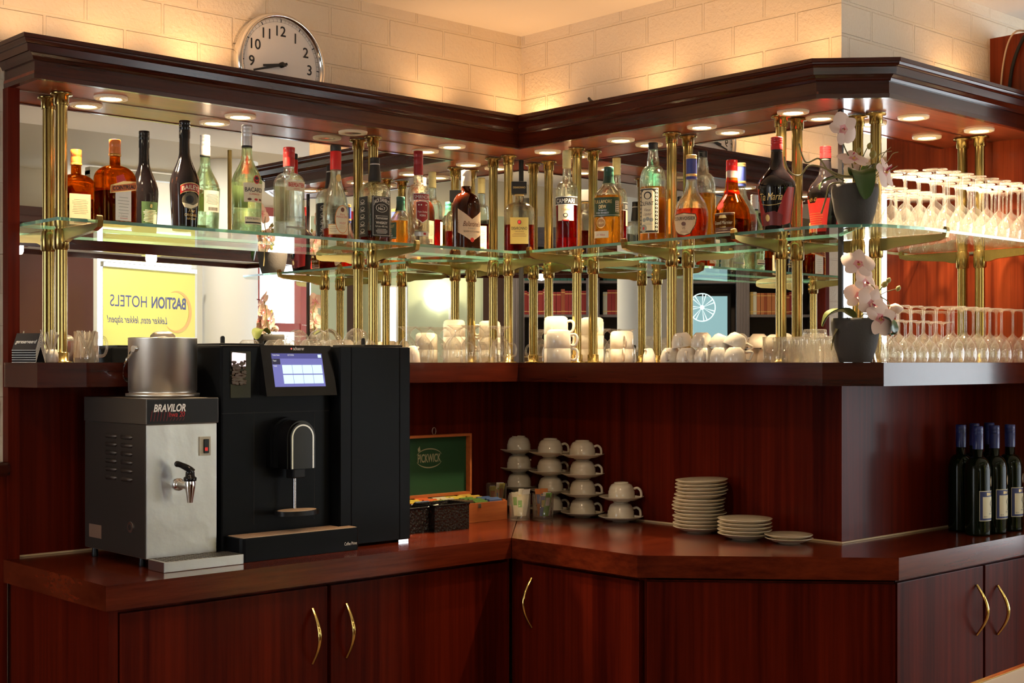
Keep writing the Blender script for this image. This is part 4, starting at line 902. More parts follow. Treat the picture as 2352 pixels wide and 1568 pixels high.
# 15 coffee liqueur, black and red
R = [(.036, .036, 2, 0), (.0385, .0385, 2, .006), (.052, .052, 2, .118), (.0545, .0545, 2, .135), (.052, .052, 2, .148), (.042, .042, 2, .165), (.03, .03, 2, .178), (.021, .021, 2, .192), (.0175, .0175, 2, .215), (.0155, .0155, 2, .24)]
def ft(u, v, off=.0006):
    a, b, n = zinterp(R, v); r_ = a+off; t = -pi/2+u/.05; return (r_*cos(t), r_*sin(t), v)
rd = M()
for s_ in (-1, 1):
    pts = [(s_*.018, .05), (s_*.03, .03), (s_*.04, .022), (s_*.075, .03), (s_*.075, .13), (s_*.05, .13), (s_*.036, .1)]
    rd.poly(pts if s_ > 0 else pts, ft, 0, .005)
rd.poly([(-.035, .02), (0, .022), (.035, .02), (.04, .05), (.012, .062), (-.02, .058), (-.04, .05)], lambda u, v: ft(u, v, .0009), 1, .005)
rd.text('Tia Maria', .03, lambda u, v: ft(u, .093+v, .0014), 2, fit=.07, shear=.35, bold=.012)
for k in range(16):
    a, b = -1+2*k/16, -1+2*(k+1)/16; rd.add([ft(.033*q, .084-.006*(1-q*q)+d_, .0014) for q, d_ in ((a, 0), (b, 0), (b, .0014), (a, .0014))], [(0, 1, 2, 3)], 2)
rd.poly(oval(-.012, .043, .008, .01, 16), lambda u, v: ft(u, v, .0013), 3)
bk_ = M(); fbk = lambda u, v, off=.0008: ft(u+.05*pi, v, off)
bk_.poly([(-.045, .02), (.045, .02), (.055, .118), (.018, .118), (.01, .106), (-.01, .106), (-.018, .118), (-.055, .118)], fbk, 0, .005); bk_.text('Tia Maria', .016, lambda u, v: fbk(u, .11+v, .0013), 1, fit=.036, shear=.3); tiny(bk_, lambda u, v: fbk(u, v, .0013), -.036, .036, .074, 6, .0065, 1, .0012)
bottle('large black and red coffee liqueur bottle with script lettering and red cap', onB(1784), RB+.25, R, T_DARK, 0, None, (('neck_collar', [(.0165, .236), (.016, .243)], K), ('cap', ribcap(.0172, .242, .278, 3), mat('cap_scarlet', (.5, .02, .025), .3))),
       (('label', rd, [DRED, mat('ink_maroon', (.16, .01, .012), .4), GOLD, GOLD]), ('back_label', bk_, [RED, GOLD])))
# ------------------------------------------------------------------ hot water machine
BX0, BX1, BYF, BYB = -1.703, -1.503, -.44, -.1
hm = thing('hot_water_dispenser', 'steel hot water dispenser with a black top band and tap, under the ice bucket', 'dispenser', (0, 0, 0))
DARKS = mat('dark_steel_side', (.09, .075, .065), .4, .8)
obj('body', M().box(BX0, BX1, BYF, BYB, .925, 1.262, 0, .002), [STEEL2], hm)
sp = M().box(BX0-.002, BX0-.0003, BYF+.004, BYB-.004, .927, 1.262)
obj('side_panel', sp, DARKS, hm)
lv = M()
for r_ in range(6):
    for c in range(2):
        y0 = -.225-c*.085; z = 1.228-r_*.0215
        lv.lathe([(.0, 0), (.006, .006), (.006, .056), (.0, .062)], 10, (BX0-.002, y0, z), axis='-Y', cap=False)
obj('vent', lv, DARKS, MATS and hm)
obj('badge', M().lathe([(.014, .001), (.013, .002), (0, .002)], 24, (BX0-.003, -.35, 1.02), mi=0).f and M().prism(oval(-.36, 1.0, .014, .014, 24), BX0-.0038, BX0-.0021, fn=lambda a, b, z: (z, a, b)).prism(oval(-.36, 1.0, .008, .008, 20), BX0-.0045, BX0-.0035, 1, fn=lambda a, b, z: (z, a, b)), [STEEL, DARKS], hm)
obj('rating_plate', M().prism(rect(-.2, -.13, .955, .99), BX0-.003, BX0-.0021, fn=lambda a, b, z: (z, a, b)), mat('plate_brown', (.16, .09, .06), .5), hm)
tb = M().box(BX0-.003, BX1+.003, BYF-.004, BYB, 1.2625, 1.328, 0, .002)
def hf(u, v): return (BX0+u, BYF-.0046, v)
tb.poly(rect(-.001, .201, 1.2645, 1.3255), hf, 1, .05); q = lambda u, v: (BX0+u, BYF-.0052, v)
tb.text('BRAVILOR', .026, lambda u, v: q(.062+u, 1.295+v), 2, fit=.09, shear=.25, bold=.03); tb.text('hwa 20', .019, lambda u, v: q(.082+u, 1.281+v), 3, fit=.045, shear=.2)
for k in range(11): tb.poly([(.008+k*.009, 1.271), (.009+k*.009, 1.271), (.014+k*.009, 1.279 if k > 5 else 1.298), (.013+k*.009, 1.279 if k > 5 else 1.298)], q, 4, .05)
obj('top_band', tb, [mat('steel_edge', (.16, .14, .12), .38, .9), BLK, WINK, RED, DRED], hm)
for x, y in ((BX0+.014, BYB-.03), (BX0+.02, BYF+.06), (BX1-.02, BYB-.03), (BX1-.02, BYF+.06)): obj('foot', M().lathe([(.008, CTOP+.0004), (.009, CTOP+.006), (.007, .924)], 14, (x, y, 0)), BLK, hm)
p = AY(470, 1024, BYF)
sw = obj('switch', M().box(p.x-.0165, p.x+.0165, BYF-.003, BYF-.0001, p.z-.0245, p.z+.0245, 0, .001), mat('switch_plate', (.45, .42, .33), .5), hm)
obj('rocker', M().box(p.x-.006, p.x+.0095, BYF-.007, BYF-.003, p.z-.018, p.z+.018, 0, .0015).box(p.x-.003, p.x+.005, BYF-.0078, BYF-.007, p.z-.012, p.z-.003, 1), [BLKG, mat('switch_red', (.3, .01, .01), .3, emit=(1, .03, .02), es=.4)], sw)
p = AY(428, 1108, BYF); tx, tz = AY(410, 1112, BYF).x, AY(410, 1112, BYF).z
tp = obj('tap', M().lathe([(.016, 0), (.016, .004), (.011, .006), (.0095, .014), (.0095, .05)], 18, (tx, BYF, tz), axis='-Y').lathe([(.0065, -.042), (.0085, -.03), (.0125, -.006), (.0135, .006), (.0125, .013)], 18, (tx, BYF-.058, tz)), CHROME, hm)
obj('tap_handle', M().lathe([(.0155, .012), (.0165, .016), (.0165, .021), (.012, .024), (.011, .036)], 20, (tx, BYF-.058, tz)).tube(smooth_path([(tx+.006, BYF-.062, tz+.034), (tx-.004, BYF-.055, tz+.044), (tx-.02, BYF-.04, tz+.054), (tx-.03, BYF-.033, tz+.055)], 4), [.0085, .009, .009, .009, .0085, .0085, .008, .0075, .0075, .008, .008, .006, .003], 10, 0, .75), BLKG, tp)
ty0 = BYF-.082
tr = M().box(BX0+.004, BX1+.03, ty0, BYF-.001, CTOP+.0004, CTOP+.026, 0, .0012)
for i in range(16):
    for j in range(6):
        x = BX0+.015+i*.0132; y = ty0+.009+j*.0122; tr.box(x, x+.0085, y, y+.0085, CTOP+.0262, CTOP+.0265, 1)
obj('drip_tray', tr, [STEEL2, mat('tray_hole', (.05, .045, .04), .6)], hm)
# ------------------------------------------------------------------ steel ice bucket on top
c0 = Vector((-1.625, -.3, 1.3285))
c0.x = AY(374, 800, -.3).x
ib = thing('ice_bucket', 'brushed steel ice bucket with carrying handle and domed lid, on the hot water dispenser', 'ice bucket', c0)
BRS = nodes('turned_steel')[0]; nt = BRS.node_tree; b_ = nt.nodes['Principled BSDF']; b_.inputs['Metallic'].default_value = 1; b_.inputs['Roughness'].default_value = .3; b_.inputs['Base Color'].default_value = (.75, .72, .66, 1); b_.inputs['Anisotropic'].default_value = .6
obj('body', M().lathe([(.088, .0003), (.09, .003), (.09, .009), (.082, .0095), (.0815, .013), (.0835, .016), (.0838, .148), (.0845, .15), (.082, .151), (.0815, .14)], 72), BRS, ib)
ib.scale = (1.06, 1.06, 1.03)
obj('lid', M().lathe([(.0812, .143), (.06, .146), (.032, .1465), (.0315, .149), (.03, .157), (.023, .164), (.012, .168), (0, .169)], 40), BRS, ib)
ha = math.atan2(CAM[1]-c0.y, CAM[0]-c0.x)-pi/2*1.0
e1 = Vector((cos(pi), sin(pi), 0)); 
hd = M(); ax = Vector((cos(radians(102)), sin(radians(102)), 0)); ay = Vector((-ax.y, ax.x, 0))
arc = []
for i in range(25):
    t = pi*i/24; d_ = ay*(.0885*cos(t)); o_ = ax*(.105*sin(t)); arc.append(d_+o_+Vector((0, 0, .122-.085*sin(t))))
for i in range(24):
    a, b = arc[i], arc[i+1]; up = Vector((0, 0, .006)); n_ = ax*.0015
    hd.add([a-up, b-up, b+up, a+up, a-up+n_, b-up+n_, b+up+n_, a+up+n_], [(0, 1, 2, 3), (7, 6, 5, 4), (0, 4, 5, 1), (3, 2, 6, 7)], 0, True)
obj('handle', hd, CHROME, ib)
for s_ in (1, -1):
    P_ = ay*(.084*s_)+Vector((0, 0, .122)); obj('pivot', M().tube([P_, P_+ay*(.009*s_)], .008, 14), CHROME, ib)
# ------------------------------------------------------------------ coffee machine
MX0, MX1, MY = -1.478, -1.13, -.42
cmn = thing('coffee_machine', 'black bean to cup coffee machine with a lit touch screen', 'coffee machine', (0, 0, 0))
PB = mat('machine_black', (.0045, .0052, .0065), .36, spec=.1, bump=(500, .12, .0006))
mb = M().box(MX0, MX1, MY, -.195, .915, 1.4645, 0, .006)
mb.box(MX0+.02, MX1-.02, -.38, -.21, CTOP+.0005, .916)
p = lambda px, py, y=MY: AY(px, py, y)
for a, b in (((515, 952), (768, 943)),):
    z = p(640, 946).z; mb.box(MX0+.002, MX1-.002, MY-.0005, MY+.001, z-.001, z+.001, 1)
for px in (583, 722): x = p(px, 1000).x; mb.box(x-.0008, x+.0008, MY-.0005, MY+.001, .985, p(px, 944).z, 1)
obj('housing', mb, [PB, BLKM], cmn)
# bean hopper window
x0, x1, z1, z0 = p(530, 808).x, p(574, 808).x, p(552, 808).z, p(552, 912).z
wn = M().box(x0-.002, x1+.002, MY-.0016, MY-.0001, z0-.002, z1+.002, 0, .0005)
hop = obj('hopper_window', wn, BLKG, cmn)
obj('lit_hopper', M().poly([(x0+.002, z1-.038), (x1-.014, z1-.038), (x1-.014, z1-.004), (x0+.004, z1-.001), (x0+.002, z1-.004)], lambda u, v: (u, MY-.0022, v), 0, .05), mat('hopper_glow', (.5, .4, .42), .5, emit=(1, .82, .86), es=1.2), hop)
bm_ = M(); rnd = random.Random(5)
for i in range(95):
    u, v = x0+.004+rnd.random()*(x1-x0-.022), z1-.024-rnd.random()*.062-.0
    s_ = .0042; bm_.add([(u+s_*cos(a)*ca*1.2, MY-.004-s_*.5*(1-abs(sb)), v+s_*sb) for a in [0] for ca, sb in ((1, 0), (.7, .6), (0, .9), (-.7, .6), (-1, 0), (-.7, -.6), (0, -.9), (.7, -.6))]+[(u, MY-.006, v)], [(k, (k+1) % 8, 8) for k in range(8)], 0, True)
tag(obj('coffee_beans', bm_, mat('roast_bean', (.045, .02, .014), .3, coat=.5), hop), None, None, None, 'stuff')
# display, tilted back
dz1, dz0 = p(667, 793).z, p(675, 908).z; dx0, dx1 = p(596, 793).x, p(757, 793).x
yt, yb_ = MY-.004, MY-.036
def dsp(u, v, o=0.):
    t = v/(dz1-dz0); return (dx0+u+.0, yb_+(yt-yb_)*t-o, dz0+v)
DW, DH = dx1-dx0, dz1-dz0
dm = M().add([dsp(0, 0), dsp(DW, 0), dsp(DW, DH), dsp(0, DH), (dx0, MY-.0002, dz0+.004), (dx1, MY-.0002, dz0+.004), (dx1, MY-.0002, dz1), (dx0, MY-.0002, dz1)], [(0, 1, 2, 3), (0, 4, 5, 1), (3, 2, 6, 7), (0, 3, 7, 4), (1, 5, 6, 2)], 0)
dm.text('schaerer', .0135, lambda u, v: dsp(DW*.53+u, DH-.013+v, .0006), 1, fit=.036); dm.poly(oval(DW*.53-.024, DH-.009, .0025, .0025, 12), lambda u, v: dsp(u, v, .0006), 2)
ds = obj('display', dm, [BLKG, WINK, mat('led_red', (.5, .05, .04), .4, emit=(1, .15, .12), es=1)], cmn)
sx0, sx1, sz0, sz1 = DW*.13, DW*.85, DH*.18, DH*.84
scr = M().poly(rect(sx0, sx1, sz0, sz1), lambda u, v: dsp(u, v, .0005), 0, .5)
scr.poly(rect(sx0, sx1, sz1-.014, sz1), lambda u, v: dsp(u, v, .0008), 1, .5); scr.poly(rect(sx0, sx0+.026, sz1-.03, sz1-.0145), lambda u, v: dsp(u, v, .0008), 3, .5)
tw = (sx1-sx0-.034)/4
for i in range(4):
    for j in range(2): scr.poly(rect(sx0+.03+i*tw, sx0+.03+(i+1)*tw-.0012, sz0+.0085+j*.0268, sz0+.0085+j*.0268+.0238), lambda u, v: dsp(u, v, .001), 2, .5)
scr.poly(rect(sx1-.014, sx1-.003, sz1-.0115, sz1-.003), lambda u, v: dsp(u, v, .001), 2, .5)
scr.text('Product Names', .006, lambda u, v: dsp(sx0+.015+u, sz1-.0065+v, .0012), 4, fit=.022); scr.text('14:37 17-07-2016', .006, lambda u, v: dsp(sx0+.062+u, sz1-.0065+v, .0012), 4, fit=.02); scr.text('Tab1', .006, lambda u, v: dsp(sx0+.008+u, sz1-.022+v, .0012), 4); scr.text('Tab2', .006, lambda u, v: dsp(sx0+.008+u, sz1-.036+v, .0012), 4)
def glow(n, c, e): return mat(n, (.02, .02, .03), .3, emit=c, es=e)
obj('screen', scr, [glow('screen_violet', (.22, .22, .62), .75), glow('screen_indigo', (.1, .1, .36), .7), glow('screen_tile', (.7, .9, 1), 1.1), glow('screen_night', (.03, .03, .09), .5), glow('screen_text', (.9, .9, .8), 1)], ds)
fx0, fx1 = p(768, 830).x-.012, p(768, 830).x
fr_ = M().tube([(dx1+.001, MY-.001, dz1-.012), (MX1-.012, MY-.001, dz1-.012), (MX1-.009, MY-.001, dz1-.016), (MX1-.009, MY-.001, dz0+.008), (MX1-.013, MY-.001, dz0+.004), (dx1, MY-.001, dz0+.004)], .0012, 6)
obj('bezel_line', fr_, BLKM, cmn)
# spout: round-topped block with a bright arch
def arch(cx, w_, z0, z1, n=20): return [(cx-w_, z0)]+[(cx-w_*cos(pi*i/n), z1-w_+w_*sin(pi*i/n)) for i in range(n+1)]+[(cx+w_, z0)]
AXf = lambda a, b, z: (a, -z, b)
scx = p(655, 1000).x; sz0_, sz1_ = p(655, 1073).z+.004, p(655, 957).z
so = obj('spout', M().prism(arch(scx, .062, sz0_, sz1_), -MY+.0002, -MY+.022, fn=AXf, sm=True).prism(arch(scx, .056, sz0_-.001, sz1_-.006), -MY+.022, -MY+.028, fn=AXf, sm=True), PB, cmn)
ic = scx+.004
obj('spout_cover', M().prism(arch(ic, .045, sz0_-.003, sz1_-.008), -MY+.028, -MY+.072, fn=AXf, sm=True).prism(arch(ic, .039, sz0_-.003, sz1_-.013), -MY+.072, -MY+.079, fn=AXf, sm=True), BLKG, so)
ca = M(); yy = MY-.0795; w1, w2 = .0355, .031
oA, iA = arch(ic, w1, sz0_-.003, sz1_-.018), arch(ic, w2, sz0_-.003, sz1_-.022)
for i in range(len(oA)-1): ca.add([(oA[i][0], yy, oA[i][1]), (oA[i+1][0], yy, oA[i+1][1]), (iA[i+1][0], yy, iA[i+1][1]), (iA[i][0], yy, iA[i][1])]+[(oA[i][0], yy+.004, oA[i][1]), (oA[i+1][0], yy+.004, oA[i+1][1]), (iA[i+1][0], yy+.004, iA[i+1][1]), (iA[i][0], yy+.004, iA[i][1])], [(0, 1, 2, 3), (0, 4, 5, 1), (3, 2, 6, 7)], 0)
obj('chrome_arch', ca, CHROME, so)
obj('outlet', M().box(ic-.022, ic+.018, MY-.066, MY-.03, sz0_-.03, sz0_-.002, 0, .004), BLK, so)
tz = p(680, 1172, MY-.05).z
obj('pipe', M().tube([(ic+.0, MY-.04, sz0_-.028), (ic+.0, MY-.04, tz+.004)], .0042, 12), CHROME, cmn)
cs = M().prism([(scx+.01+.063*math.copysign(abs(cos(t))**.8, cos(t)), -(MY-.042)+.04*math.copysign(abs(sin(t))**.8, sin(t))) for t in [2*pi*i/36 for i in range(36)]], tz-.012, tz, 0, fn=lambda a, b, z: (a, -b, z), sm=True)
cs.prism([(scx+.01+.058*cos(t), -(MY-.042)+.035*sin(t)) for t in [2*pi*i/36 for i in range(36)]], tz+.0002, tz+.0012, 1, fn=lambda a, b, z: (a, -b, z))
TAN = mat('anodised_tan', (.62, .44, .3), .45, .3, bump=(700, .3, .001))
obj('cup_shelf', cs, [BLK, TAN], cmn)
# drip tray
tx0, tx1, tyf = -1.468, -1.092, -.505
dt = M().prism([(tx0, tyf+.012), (tx0+.004, tyf+.003), (tx0+.012, tyf), (tx1-.008, tyf), (tx1, tyf+.006), (tx1, -.4605), (MX1, -.4605), (MX1, MY-.0005), (tx0, MY-.0005)], CTOP+.0006, .962)
dt.prism([(tx0+.008, tyf+.006), (tx1-.006, tyf+.006), (tx1-.006, -.464), (MX1-.004, -.464), (MX1-.004, MY-.004), (tx0+.008, MY-.004)], .9622, .9635, 1)
for k in range(60): x = tx0+.012+k*.006; dt.box(x, x+.002, tyf+.008, MY-.008 if x < MX1-.006 else -.466, .9636, .9642, 1)
dt.text('Coffee Prime', .0125, lambda u, v: (tx1-.03+u, tyf-.0006, .916+v), 2, fit=.042)
obj('drip_tray', dt, [PB, TAN, WINK], cmn)
for px in (512, 835):
    q = AY(px, 784, -.27)
    ld = obj('hopper_lid', M().box(q.x-.07, q.x+.07, -.37, -.21, 1.4647, 1.4705, 0, .002), BLK, cmn)
    obj('lid_tab', M().prism([(q.x-.0055, 1.4706)]+[(q.x-.0055*cos(pi*i/8), 1.486+.006*sin(pi*i/8)) for i in range(9)]+[(q.x+.0055, 1.4706)],   .265, .271, fn=AXf), BLK, ld)
# side cooler
ck2 = thing('milk_cooler', 'tall plain black milk cooler standing right of the coffee machine', 'cooler', (0, 0, 0))
KX0, KX1, KY = -1.122, -.8755, -.458
kb = M().box(KX0, KX1, KY+.004, -.195, .9065, 1.4635, 0, .003)
obj('housing', kb, PB, ck2)
for a, b in ((KX0, AY(807, 1000, KY).x-.0006), (AY(807, 1000, KY).x+.0006, AY(918, 1000, KY).x-.0006), (AY(918, 1000, KY).x+.0006, KX1)):
    obj('door_panel', M().box(a, b, KY, KY+.0038, .908, 1.462, 0, .0012), PB, ck2)
for x, y in ((KX1-.02, KY+.025), (KX0+.03, KY+.03), (KX1-.02, -.22), (KX0+.03, -.22)): obj('foot', M().box(x-.018, x+.018, y-.02, y+.02, CTOP+.0004, .9062), CHROME, ck2)
# ------------------------------------------------------------------ tea box, baskets, sachet glasses
q = AZ(1165, 1192, CTOP)
TX1, TYF = q.x, q.y; TX0 = TX1-.33; TD = .2
tbx = thing('tea_box', 'open wooden tea box with green lined lid leaning against the panelling', 'tea box', (0, 0, CTOP+.0004))
tt = M().box(TX0, TX1, TYF, TYF+.009, 0, .062).box(TX0, TX1, TYF+TD-.009, TYF+TD, 0, .07).box(TX0, TX0+.009, TYF+.009, TYF+TD-.009, 0, .066).box(TX1-.009, TX1, TYF+.009, TYF+TD-.009, 0, .066).box(TX0+.009, TX1-.009, TYF+.009, TYF+TD-.009, .001, .008)
obj('case', tt, W_OR, tbx)
obj('latch', M().box(TX0+.2, TX0+.213, TYF-.003, TYF-.0002, .046, .06, 0, .001), STEEL, tbx)
dv = M()
for k in range(1, 5): dv.box(TX0+.009+k*.0625-.001, TX0+.009+k*.0625+.001, TYF+.009, TYF+TD-.009, .008, .058)
dv.box(TX0+.009, TX1-.009, TYF+TD/2-.001, TYF+TD/2+.001, .0081, .0581)
obj('divider', dv, W_OR, tbx)
LY = TYF+TD; LH = .205
lid = M().box(TX0, TX1, LY, LY+.008, .072, .072+LH).box(TX0, TX1, LY-.022, LY, .072, .08).box(TX0, TX1, LY-.022, LY, .064+LH, .072+LH).box(TX0, TX0+.008, LY-.022, LY, .08, .064+LH).box(TX1-.008, TX1, LY-.022, LY, .08, .064+LH)
lo = obj('lid', lid, W_OR, tbx)
ln = M().box(TX0+.008, TX1-.008, LY-.0012, LY-.0002, .08, .064+LH); g_ = lambda u, v: (TX1-.17+u*1.6, LY-.0018, .072+LH*.56+v*1.6)
ln.text('PICKWICK', .024, g_, 1, fit=.062, bold=.02)
for s_, n_ in ((1, 26), (-1, 26)):
    for k in range(n_):
        def e_(t, w_): return (.036*cos(t), .008+s_*(.0195+w_)*sin(t))
        a, b = pi*(.12+.76*k/n_), pi*(.12+.76*(k+1)/n_); w_ = .0012
        ln.add([g_(*e_(a, -w_)), g_(*e_(b, -w_)), g_(*e_(b, w_)), g_(*e_(a, w_))], [(0, 1, 2, 3)], 1)
ln.poly([(-.03, .022), (-.024, .024), (-.026, .034), (-.031, .028)], g_, 1, .01)
obj('lining', ln, [mat('lining_green', (.008, .055, .02), .6), mat('lining_print', (.3, .29, .19), .6)], lo)
ke = M().tube([(TX1-.15+.008*cos(t), LY-.002, .072+LH+.012+.012*sin(t)) for t in [2*pi*i/16 for i in range(17)]], .0012, 6)
obj('keyhole_ring', ke, STEEL, lo)
TB = [(.1, .16, .3), (.55, .42, .05), (.2, .35, .05), (.6, .12, .03), (.1, .07, .04), (.6, .55, .4), (.12, .25, .06), (.62, .5, .08), (.08, .14, .32), (.5, .33, .06)]
NMS = ['blue', 'yellow', 'green', 'orange', 'brown', 'cream', 'olive', 'gold', 'navy', 'ochre']
for k in range(5):
    for r_ in range(2):
        c = TB[(k*2+r_) % 10]; mt = mat('tea_'+NMS[(k*2+r_) % 10], c, .45)
        x0 = TX0+.012+k*.0625; y0 = TYF+.013+r_*(TD/2-.004)
        for n_ in range(6):
            yy = y0+n_*.0145; o = obj('tea_bag', M().box(x0+.001, x0+.057, yy, yy+.011, .0085, .066+.003*((n_+k) % 3), 0, .003), mt, None, (0, 0, CTOP+.0004))
            tag(o, '%s tea bag, %s from the front, %s half of compartment %s in the tea box' % (NMS[(k*2+r_) % 10], ORD[n_], 'rear' if r_ else 'front', ORD[k].replace('first', 'one').replace('second', 'two').replace('third', 'three').replace('fourth', 'four').replace('fifth', 'five')), 'tea bag', 'tea bags in the tea box')
def basket(label, x0, x1, y0, y1, h):
    t = thing('woven_basket', label, 'basket', (0, 0, CTOP+.0004)); wv = MATS.get('black_weave') or weave('black_weave'); w_ = .006
    obj('body', M().box(x0, x1, y0, y0+w_, 0, h).box(x0, x1, y1-w_, y1, 0, h).box(x0, x0+w_, y0+w_, y1-w_, 0, h).box(x1-w_, x1, y0+w_, y1-w_, 0, h).box(x0+w_, x1-w_, y0+w_, y1-w_, .001, .006), wv, t)
    pr = M()
    for a, b in (((x0, y0), (x1, y0)), ((x1, y0), (x1, y1)), ((x1, y1), (x0, y1)), ((x0, y1), (x0, y0))):
        L_ = (Vector(b)-Vector(a)).length; n_ = int(L_/.006)
        pr.tube([(a[0]+(b[0]-a[0])*i/n_, a[1]+(b[1]-a[1])*i/n_, h+.001) for i in range(n_+1)], [.0032 if i % 2 else .0042 for i in range(n_+1)], 6)
    obj('braided_rim', pr, BLKG, t); return t
a_, b_2 = AZ(996, 1222, CTOP), AZ(1080, 1214, CTOP)
GX0, GX1, GY0 = a_.x, b_2.x, (a_.y+b_2.y)/2
basket('black woven basket in front of the tea box, nearest the worktop edge', GX0, GX1, GY0, min(GY0+.15, TYF-.008), .078)
basket('black woven basket half hidden behind the milk cooler', GX0-.142, GX0-.008, GY0+.02, min(GY0+.16, TYF-.008), .074)
tag(obj('sugar_sachet', M().box(0, .045, 0, .003, 0, .03), WHITE, None, (GX0+.03, GY0+.05, CTOP+.055), .4), 'cream sachet sticking up inside the front woven basket', 'sachet')
bs = [o for o in COL.objects if o.name == 'sugar_sachet'][0]; bs.location.z = CTOP+.0068; bs.scale = (1, 1, 2.3)
def tumbler(name, label, loc, r_, h, group=None, flip=False, taper=.93, mt=None):
    t = thing(name, label, 'glass', loc, 0, group)
    pr = [(r_*taper*.9, .0003), (r_*taper, .002), (r_*taper, .01), (r_, h), (r_-.0022, h), (r_*taper-.0025, .012), (0, .011)]
    if flip: pr = [(a, h-z) for a, z in pr]
    obj('wall', M().lathe(pr, 32, cap=True), mt or STEM, t)
    return t
sach = [((.75, .7, .55), 'cream'), ((.62, .5, .08), 'yellow'), ((.12, .35, .04), 'green'), ((.6, .2, .05), 'orange'), ((.7, .68, .62), 'white'), ((.08, .16, .4), 'blue')]
for gi, (px, py, lb, cols) in enumerate(((1194, 1194, 'left', (0, 4, 0, 1, 4, 0, 1)), (1247, 1194, 'right', (2, 5, 3, 4, 1, 3)), (1140, 1176, 'rear', (1, 1, 3, 0, 4, 2)))):
    g0 = AZ(px, py, CTOP); R_ = .036
    tumbler('sachet_glass', {'left': 'clear tumbler packed with cream sachets, left of the green sachet glass', 'right': 'clear tumbler holding green and orange sachets before the cup stacks', 'rear': 'clear tumbler with yellow sachets behind the tea box corner'}[lb], (g0.x, g0.y, CTOP+.0004), R_, .088 if gi < 2 else .1, 'sachet glasses')
    for k, ci in enumerate(cols):
        mt = mat('sachet_'+sach[ci][1], sach[ci][0], .4)
        y0_ = -.022+k*.044/max(1, len(cols)-1); x0_ = .015*sin(k*2.3+gi); w_ = .0095+.003*(k % 2); hh = .066+.011*((k*5+gi) % 3); ln_ = .008*sin(k*1.7+gi)
        sm_ = M().add([(x0_*.6-w_+dx_*0, y0_*.6+dy_, .014) for dx_, dy_ in ((0, 0),)]+[(x0_*.6+w_, y0_*.6, .014), (x0_+w_+ln_, y0_, .014+hh), (x0_-w_+ln_, y0_, .014+hh), (x0_*.6-w_, y0_*.6+.002, .014), (x0_*.6+w_, y0_*.6+.002, .014), (x0_+w_+ln_, y0_+.002, .014+hh), (x0_-w_+ln_, y0_+.002, .014+hh)],
              [(0, 1, 2, 3), (7, 6, 5, 4), (0, 4, 5, 1), (1, 5, 6, 2), (2, 6, 7, 3), (3, 7, 4, 0)], 0)
        sm_.add([(x0_*.8-w_*.7+ln_*.5, y0_*.8-.0004, .014+hh*.45), (x0_*.8+w_*.7+ln_*.5, y0_*.8-.0004, .014+hh*.45), (x0_*.93+w_*.7+ln_*.8, y0_*.93-.0004, .014+hh*.8), (x0_*.93-w_*.7+ln_*.8, y0_*.93-.0004, .014+hh*.8)], [(0, 1, 2, 3)], 1)
        o = obj('sachet', sm_, [mt, MATS.get('sachet_'+sach[(ci+2) % 6][1]) or mat('sachet_'+sach[(ci+2) % 6][1], sach[(ci+2) % 6][0], .4)], None, (g0.x, g0.y, CTOP+.0004), radians(-42+18*sin(k*2.1)))
        tag(o, '%s sachet, %s from the front in the %s sachet glass' % (sach[ci][1], ORD[k], lb), 'sachet', 'sachets in the tumblers')
# ------------------------------------------------------------------ coffee cups stacked on saucers
def cup_mesh():
    pr = [(.043, .0), (.0435, .001), (.0428, .026), (.041, .028), (.0395, .036), (.034, .046), (.026, .0505), (.0235, .051), (.0235, .0545), (.0215, .0545), (.021, .052), (0, .0515)]
    return M().lathe(pr, 36, cap=False)
def cup_handle(): return M().tube(smooth_path([(.0405, 0, .033), (.052, 0, .036), (.062, 0, .028), (.0645, 0, .015), (.062, 0, .006), (.0435, 0, .008)], 5), .0042, 10, 0, .75)
cupo = thing('coffee_cup', '', 'cup', (0, 0, 0), 0, 'cups stacked on saucers'); obj('bowl', cup_mesh(), PORC2, cupo); obj('handle', cup_handle(), PORC2, cupo)
sauc = obj('saucer', M().lathe([(.026, 0), (.028, .0), (.029, .003), (.05, .006), (.073, .0165), (.074, .0175), (.073, .0185), (.05, .009), (.03, .0062), (.0, .006)], 40), PORC2)
tag(sauc, '', 'saucer', 'saucers under the stacked cups')
first = [True]; STK = [(1192, 1167, 4, 'leftmost cup stack'), (1264, 1178, 4, 'cup stack behind the sachet glasses'), (1338, 1187, 4, 'tall cup stack nearest the plates'), (1426, 1197, 2, 'short cup stack beside the plates')]
UH = .0646
for px, py, n, nm in STK:
    c = AZ(px, py, CTOP)
    for k in range(n):
        z = CTOP+.0004+k*UH; jx, jy = (random.uniform(-.003, .003) if k else 0), (random.uniform(-.003, .003) if k else 0)
        pos = {0: 'bottom', n-1: 'top'}.get(k, ORD[n-1-k]+' from the top')
        ls = 'white saucer, %s of the %s' % (pos, nm); lc = 'upturned white cup, %s of the %s' % (pos, nm); rz = radians(-38+random.uniform(-8, 8))
        if first[0]:
            sauc.location = (c.x, c.y, z); sauc['label'] = ls; cupo.location = (c.x, c.y, z+.0086); cupo.rotation_euler = (0, 0, rz); cupo['label'] = lc; first[0] = False
        else:
            s_ = sauc.copy(); COL.objects.link(s_); s_.location = (c.x+jx, c.y+jy, z); s_['label'] = ls; dup(cupo, (c.x+jx, c.y+jy, z+.0086), rz, lc)
